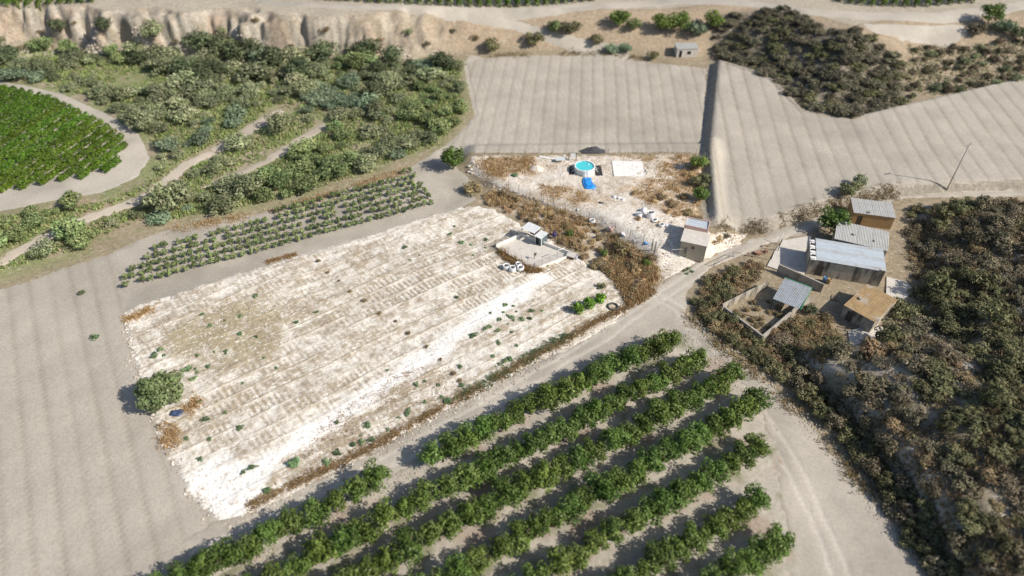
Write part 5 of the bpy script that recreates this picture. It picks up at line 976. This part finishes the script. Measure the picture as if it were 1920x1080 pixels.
# ------------------------------------------------------------------ fences
def wire_fence(name, pts, h, label, mat, rows=5, post_r=.04, wire=.012, lean=.04, heights=None, group=None):
    W = [T(*p) for p in pts]; b = W[0]; e = empty(name, b); tag(e, label, "fence", group); tops = []
    for i, w in enumerate(W):
        hh = heights[i] if heights else h * rr.uniform(.92, 1.08); l_ = Vector((rr.uniform(-lean, lean), rr.uniform(-lean, lean), 0)) * hh; q = w - b
        MB().tube([q - Vector((0, 0, .2)), q + Vector((0, 0, hh)) + l_], post_r, 6).build("post", mat, e); tops.append((q, hh, l_))
    for i in range(len(W) - 1):
        (q0, h0, l0), (q1, h1, l1) = tops[i], tops[i + 1]; m = MB(); L = (q1 - q0).length
        for k in range(rows):
            f = .12 + .85 * k / (rows - 1); m.tube([q0 + Vector((0, 0, h0 * f)) + l0 * f, (q0 + q1) / 2 + Vector((0, 0, (h0 + h1) / 2 * f - .04)) + (l0 + l1) * f / 2, q1 + Vector((0, 0, h1 * f)) + l1 * f], wire, 3, False)
        nn = max(3, int(L / .5))
        for k in range(1, nn):
            t = k / nn; q = q0.lerp(q1, t); hh = h0 + (h1 - h0) * t; l_ = l0.lerp(l1, t); m.tube([q + Vector((0, 0, hh * .1)) + l_ * .1, q + Vector((0, 0, hh * .97)) + l_], wire * .8, 3, False)
        o = m.build("wire_mesh", M_steel, e); o["kind"] = "stuff"
    return e
fp = [(897, 330), (913, 340), (932, 346), (954, 354), (973, 362), (994, 370), (1015, 377), (1037, 386), (1059, 397), (1081, 404), (1104, 413), (1128, 421), (1153, 432), (1181, 445), (1206, 456)]
wire_fence("yard_fence", fp, 1.75, "wire mesh fence on dark posts along the top of the dry bank", M_post, 6, .036, .008)
wire_fence("gate_posts", [(1222, 470), (1226, 478)], 2.5, "pair of taller dark posts at the yard's gateway", M_post, 5, .08, .012)
a_ = T(1257, 484); b_ = T(1288, 482); e = empty("yard_gate", a_); tag(e, "open pipe framed wire gate standing in the shed's shadow", "gate"); d_ = b_ - a_
for P_ in ([(0, 0, .12), (d_.x, d_.y, d_.z + .12)], [(0, 0, 1.8), (d_.x, d_.y, d_.z + 1.8)]): MB().tube(P_, .035, 6).build("rail", M_steel, e)
for f_ in (0, .5, 1): MB().tube([(d_.x * f_, d_.y * f_, d_.z * f_ - .1), (d_.x * f_, d_.y * f_, d_.z * f_ + 1.82)], .035, 6).build("upright", M_steel, e)
wire_fence("field_edge_fence", [(890, 292), (935, 290), (985, 290), (1035, 289), (1090, 289), (1140, 288), (1195, 288), (1250, 288), (1305, 288)], 1.1, "low sagging wire fence along the ploughed field behind the pool", M_post, 3, .035, .008)

# ------------------------------------------------------------------ animal pen with its shelter
zc = float(np.mean([T(*q).z for q in pen_px])) + .35
pq = [tuple(v) for v in lev(pen_px, zc)[:, :2]]
pen = empty("animal_pen", (pq[0][0], pq[0][1], zc)); tag(pen, "fenced animal pen on a pale concrete floor with low white walls", "pen")
rel = [Vector((x_ - pq[0][0], y_ - pq[0][1], 0)) for x_, y_ in pq]
MB().prism([(v.x, v.y) for v in rel[::-1]], -1.0, 0.0).build("floor", M_conc, pen)
for (i, j, h) in ((0, 1, .55), (1, 2, .55)):
    a_, b_ = rel[i], rel[j]; d_ = b_ - a_; n = max(2, int(d_.length / 1.6))
    for k in range(n): c_ = a_.lerp(b_, (k + .5) / n); MB().box(c_.x, c_.y, h / 2 - .3, d_.length / n - .012, .2, h + .6, math.atan2(d_.y, d_.x)).build("wall_block", M_white, pen)
for (i, j, h) in ((3, 2, .22), (0, 3, .1)):
    a_, b_ = rel[i], rel[j]; d_ = b_ - a_; c_ = (a_ + b_) / 2; MB().box(c_.x, c_.y, h / 2 - .2, d_.length, .18, h + .4, math.atan2(d_.y, d_.x)).build("kerb", M_white, pen)
def pen_fence(idx, n, h, tall=()):
    for (i, j) in idx:
        a_, b_ = rel[i], rel[j]; prev = None
        for k in range(n + 1):
            q = a_.lerp(b_, k / n); hh = h * (1.35 if k in tall else 1)
            if k < n or (i, j) == idx[-1]: MB().tube([q + Vector((0, 0, -.1)), q + Vector((0, 0, hh))], .038, 6).build("post", M_steel, pen)
            if prev is not None:
                m = MB()
                for f in (.08, .3, .52, .75, .97): m.tube([prev + Vector((0, 0, h * f)), q + Vector((0, 0, h * f))], .009, 3, False)
                for s_ in range(1, 4): r_ = prev.lerp(q, s_ / 4); m.tube([r_, r_ + Vector((0, 0, h * .97))], .008, 3, False)
                m.build("wire_mesh", M_steel, pen)["kind"] = "stuff"
            prev = q
pen_fence([(0, 1)], 4, 1.5); pen_fence([(0, 3)], 6, 1.5); pen_fence([(3, 2)], 5, 1.6, (3, 4))
gq = rel[3].lerp(rel[2], .6), rel[3].lerp(rel[2], .8); MB().tube([gq[0] + Vector((0, 0, 2.15)), gq[1] + Vector((0, 0, 2.15))], .05, 6).build("gate_beam", M_slab, pen)
# shelter
zt = zc + 2.15; r3 = lev([(1002, 438), (1019, 430), (978, 427)], zt); A, ang, L, D = rect(r3[2], r3[0], lev([(995, 418)], zt)[0])
sh = empty("pen_shelter", (A[0], A[1], zc), ang); tag(sh, "open shelter with pale zinc roof and dark cabin inside the pen", "shelter"); D = abs(D) if D > .8 else 2.2
for k in range(3):
    m = MB(); corrugated(m, L * k / 3, L * (k + 1) / 3 - .02, 0, D, lambda x, y, k=k: 2.15 + .03 * y + .012 * (k % 2), .2, .02, 'y').build("roof_sheet", M_zinc, sh)
for X_ in (.08, L - .08):
    for Y_ in (.08, D - .08): MB().tube([(X_, Y_, -.05), (X_, Y_, 2.12 + .03 * Y_)], .05, 6).build("post", M_steel if Y_ < 1 else M_post, sh)
MB().box(L * .55, D - .12, .75, L * .8, .12, 1.5).build("back_wall", M_brick, sh)
cb = MB().box(L + .72, D * .5, .84, 1.35, D * .8, 1.68).build("cabin", M_cabin, sh)
MB().box(L + .5, D * .1 - .02, .75, .6, .05, 1.4).build("doorway", M_blackp, cb)
for X_ in (L + .12, L + 1.35): MB().box(X_, D * .08, .82, .1, .1, 1.64).build("corner_post", M_slab, cb)
for k in range(2):
    m = MB(); corrugated(m, L + .02 + .75 * k, L + .02 + .75 * (k + 1) - .02, -.1, D * .95, lambda x, y, k=k: 1.78 - .04 * (x - L) + .01 * k, .2, .02, 'y').build("cabin_roof_sheet", M_zinc, cb)
p = T(1040, 446); plant("purple_shrub", (p.x, p.y, p.z), .7, .9, [crown_mesh("purple_leaves", 999, M_shrub, [(0.09, 0.07, 0.20), (0.12, 0.10, 0.28), (0.07, 0.06, 0.12)], nclump=10, nleaf=260, size=.2, zmin=.3, zmax=1.5)], "purple blue leafed shrub behind the pen shelter", "shrub", None, K_stem, rr, "foliage", "stems")
p = T(1002, 488); plant("pen_sapling", (p.x, p.y, p.z + .3), .5, .75, [crown_mesh("pale_leaves", 998, M_shrub, PAL['teal'], nclump=7, nleaf=90, size=.2, zmin=1.0, zmax=2.0, clump_r=(.15, .3))], "thin grey green sapling at the pen's front corner", "sapling", None, K_trunk, rr, "foliage")
q = line_pts([(938, 472), (950, 484), (970, 496), (990, 508), (1012, 508)], 420, .35, 181); tufts("bank_grass", q, .5, [(0.38, 0.25, 0.12), (0.30, 0.19, 0.10), (0.48, 0.33, 0.16)], "brown dry grass on the small bank below the pen", 182, 8, .2)
for i, (u, v, ks) in enumerate([(940, 475, K_drydark), (951, 487, K_dry), (963, 493, K_drydark), (978, 500, K_dry), (992, 509, K_drydark)]):
    p = T(u, v); plant("bank_shrub", p, .65, .55, ks, f"dry brown shrub, {ORD[i]} from the left on the small bank below the pen", "shrub", "shrubs below the pen", K_stem, rr, "twigs", "stems")
p = T(1026, 498); plant("pen_weed", p, .5, .4, K_weed, "green weed clump at the front wall of the pen", "weed", None, K_stem, rr, "leaves", "stems")

# ------------------------------------------------------------------ olive tree, tarpaulin and fig trees on the plot
p = T(311, 752); e = empty("olive_tree", p, .4); tag(e, "big bushy olive tree at the plot's left edge casting a long shadow", "tree")
link("crown", crown_mesh("olive_crown", 901, M_shrub, PAL['olive'], nclump=46, nleaf=5200, size=.085, zmin=.12, zmax=1.55, clump_r=(.18, .36)), e, sc=(3.75, 3.6, 3.1)); link("trunk", trunk_mesh("olive_trunk", 902, M_bark, 1.0, .09, 6, .6), e, sc=(3.2, 3.2, 2.7))
p = T(334, 776); o = drape([(-1.1, -.4), (.2, -.7), (1.0, .1), (.9, .75), (-.2, .6), (-1.0, .45)], 191, .35).build("blue_tarpaulin", flat_mat("dark_blue_tarp", (0.05, 0.08, 0.15), .45, .35, 6, bump=.6, spec=.5), None, True, (p.x, p.y, p.z + .1)); tag(o, "crumpled dark blue tarpaulin beside the olive tree's foot", "tarpaulin")
K_fig = kindset("fig_crown", 'fig', M_leaf, 3, 920, nclump=16, nleaf=420, size=.26, zmin=.35, zmax=1.9)
for u, v, r, lab in ((1084, 588, 1.05, "bright green fig tree, left of the three on the plot"), (1105, 579, 1.15, "bright green fig tree, middle of the three on the plot"), (1126, 570, 1.1, "bright green fig tree, right of the three on the plot")):
    p = T(u, v); plant("fig_tree", p, r, r * .95, K_fig, lab, "tree", None, K_trunk, rr)
p = T(1149, 577); o = MB().tube([(.75 * math.cos(a), .75 * math.sin(a), .12) for a in np.linspace(0, 2 * math.pi, 25)], .16, 8, False).build("old_tyre", flat_mat("tyre_rubber", (0.09, 0.085, 0.075), .85, .3, 5, bump=.3), None, True, (p.x, p.y, p.z + .12)); tag(o, "dusty old tyre lying right of the fig trees", "tyre")
for i, (u, v) in enumerate([(1285, 508), (1292, 504), (1297, 510), (1288, 514)]):
    p = T(u, v); plant("track_weed", (p.x, p.y, p.z + .08), .4, .25, K_weed, "small green weed on the pale ground below the block shed", "weed", "weeds below the block shed", K_stem, rr, "leaves", "stems")
# low undergrowth that fills the gaps between the hillside and verge bushes
def undergrowth(name, Q, size, pal, label, seed, h=.45, per=6):
    r = np.random.default_rng(seed); n = len(Q) * per; B = np.repeat(Q, per, 0) + r.normal(0, .35, (n, 2)); z = hz(B[:, 0], B[:, 1]) + .05 + h * r.random(n)
    pal = np.array(pal); cols = np.repeat(pal[r.integers(0, len(pal), len(Q))], per, 0) * r.uniform(.8, 1.2, n)[:, None]
    V, F, C = leaf_quads(np.stack([B[:, 0], B[:, 1], z], 1), np.tile(np.array([0, 0, 1.0]), (n, 1)), size, cols, r); o = link(name, mesh_np(name, V, F, C, M_grass)); tag(o, label, "undergrowth", None, "stuff")
undergrowth("undergrowth", pts_in(H_poly, 9000, 211, .50, .16), .24, PAL['hill'] + PAL['hillg'], "low dark undergrowth between the bushes of the right hillside", 212)
undergrowth("undergrowth", pts_in(A_poly, 1800, 213, .40, .3), .22, PAL['drydark'] + PAL['hillg'], "low brown undergrowth on the verge round the ruined pens", 214)
undergrowth("undergrowth", pts_in(tr2, 5000, 215, .45, .15), .3, PAL['hill'] + PAL['valley'], "low olive undergrowth on the upper right slope", 216, .3)
undergrowth("undergrowth", pts_in(tr_hill, 3500, 217, .40, .15), .3, PAL['mound'], "low grey brown undergrowth on the dark mound", 218, .4)
# clutter between the sheds
drum(1545, 528, .32, .9, flat_mat("faded_blue_drum", (0.10, 0.20, 0.36), .5, .15, 3), "faded blue drum by the corrugated shed's front wall"); drum(1553, 531, .32, .9, M_rust, "rusty drum right of the blue drum at the corrugated shed")
for u, v, w, d2_, lab in ((1535, 585, 1.2, 1.0, "pale wooden pallet lying left of the rusty roof shed"), (1560, 600, 1.2, 1.0, "grey wooden pallet in front of the rusty roof shed"), (1565, 560, 1.2, 1.0, "wooden pallet against the rusty roof shed's side")):
    p = T(u, v); e = empty("wood_pallet", (p.x, p.y, p.z + .02), rr.uniform(0, 1.5)); tag(e, lab, "pallet")
    for k in range(5): MB().box(0, -.4 + .2 * k, .14, w, .12, .03).build("slat", M_wood, e)
    for k in (-.5, 0, .5): MB().box(k, 0, .06, .1, d2_, .1).build("bearer", M_wood, e)
for i, (u, v, L_, a) in enumerate([(1525, 600, 3.0, .3), (1528, 603, 2.6, .42), (1590, 615, 2.8, -.2), (1400, 590, 2.6, -.5)]):
    p = T(u, v); o = MB().box(0, 0, .1, L_, .2, .06, a).build("loose_board", M_wood, None, False, (p.x, p.y, p.z + .02)); tag(o, ["long grey board on the ground below the tin lean-to", "shorter grey board lying across the long one below the lean-to", "grey board by the concrete apron of the rusty roof shed", "grey board inside the ruined pen"][i], "board")
# gravel and weeds along the track edges
q = np.vstack([line_pts([(1290, 590), (1330, 634), (1400, 688), (1478, 756), (1572, 852), (1652, 952), (1732, 1062)], 2600, .8, 221), line_pts([(430, 1070), (700, 925), (1000, 765), (1262, 622), (1330, 665), (1405, 745)], 2400, .6, 222), line_pts([(420, 990), (700, 858), (960, 712), (1245, 530)], 2600, .5, 223)])
pebbles("track_gravel", q, .03, .17, [(0.50, 0.45, 0.38), (0.40, 0.35, 0.28), (0.60, 0.56, 0.49)], "loose gravel along the edges of the dirt track", 224)
tufts("verge_weeds", line_pts([(1290, 592), (1330, 636), (1400, 690), (1478, 758), (1572, 856), (1652, 956)], 700, .7, 225, .42), .35, STRAW + PAL['hillg'], "dry weeds along the wide track's right edge", 226, 6, .2)
tufts("verge_weeds", line_pts([(300, 436), (500, 400), (620, 366), (780, 316)], 900, .7, 227, .4), .3, STRAW, "orange dry weeds along the young orchard's far edge", 228, 6, .25)
tufts("field_margin_grass", np.vstack([line_pts([(1345, 426), (1440, 428), (1560, 388), (1680, 362)], 900, .7, 229, .4), line_pts([(880, 108), (1010, 102), (1130, 101), (1210, 112)], 500, .8, 230, .45)]), .35, [(0.40, 0.31, 0.20), (0.33, 0.26, 0.17), (0.28, 0.26, 0.14)], "brown grass along the margins of the far fields", 231, 6, .25)
# weights and junk on the shed roofs
for u, v, zz, lab in ((1600, 440, 3.05, "grey block weighing down the plain grey shed roof, left of two"), (1640, 452, 3.05, "grey block weighing down the plain grey shed roof, right of two"), (1612, 560, 2.62, "pale block lying on the rusty ochre roof"), (1630, 398, 2.75, "pale block lying on the farthest shed's roof")):
    zb = T(u, v + 22).z; q = lev([(u, v)], zb + zz)[0]; o = MB().box(0, 0, .1, .5, .25, .22, rr.uniform(0, 2), .03).build("roof_block", M_oldw, None, False, (q[0], q[1], zb + zz - .02)); tag(o, lab, "block")
# rubble and litter of the yard, talus under the cliff
q = pts_in(PW['yard'], 900, 241, .5, .25); q = q[(sdist(T2([(1148, 335), (1214, 335), (1214, 300), (1158, 300)]), q[:, 0], q[:, 1]) < 0) & (np.hypot(q[:, 0] - pc.x, q[:, 1] - pc.y) > 2.3)]
pebbles("yard_rubble", q, .08, .34, [(0.80, 0.78, 0.74), (0.66, 0.60, 0.52), (0.40, 0.30, 0.22), (0.85, 0.85, 0.85)], "white and brown rubble bits lying about the yard", 242)
pebbles("plot_stones", np.vstack([line_pts([(236, 600), (248, 660), (268, 730), (300, 800), (345, 890), (405, 975)], 420, .55, 243), line_pts([(470, 962), (700, 846), (960, 702), (1230, 540)], 500, .5, 244)]), .06, .28, [(0.80, 0.76, 0.69), (0.66, 0.59, 0.50), (0.5, 0.43, 0.35)], "pale stones along the plot's ragged margins", 245)
pebbles("cliff_talus", line_pts([(0, 104), (130, 100), (260, 106), (450, 108), (600, 112), (760, 106)], 2600, 1.6, 246), .15, .7, [(0.52, 0.47, 0.39), (0.44, 0.38, 0.30), (0.60, 0.55, 0.47)], "fallen clay lumps along the foot of the cliff", 247)
tufts("yard_weeds", pts_in(PW['yard'], 5000, 248, .52, .2), .22, [(0.50, 0.33, 0.16), (0.42, 0.27, 0.14), (0.56, 0.42, 0.24)], "thin rusty dry weeds scattered over the yard", 249, 5, .3)
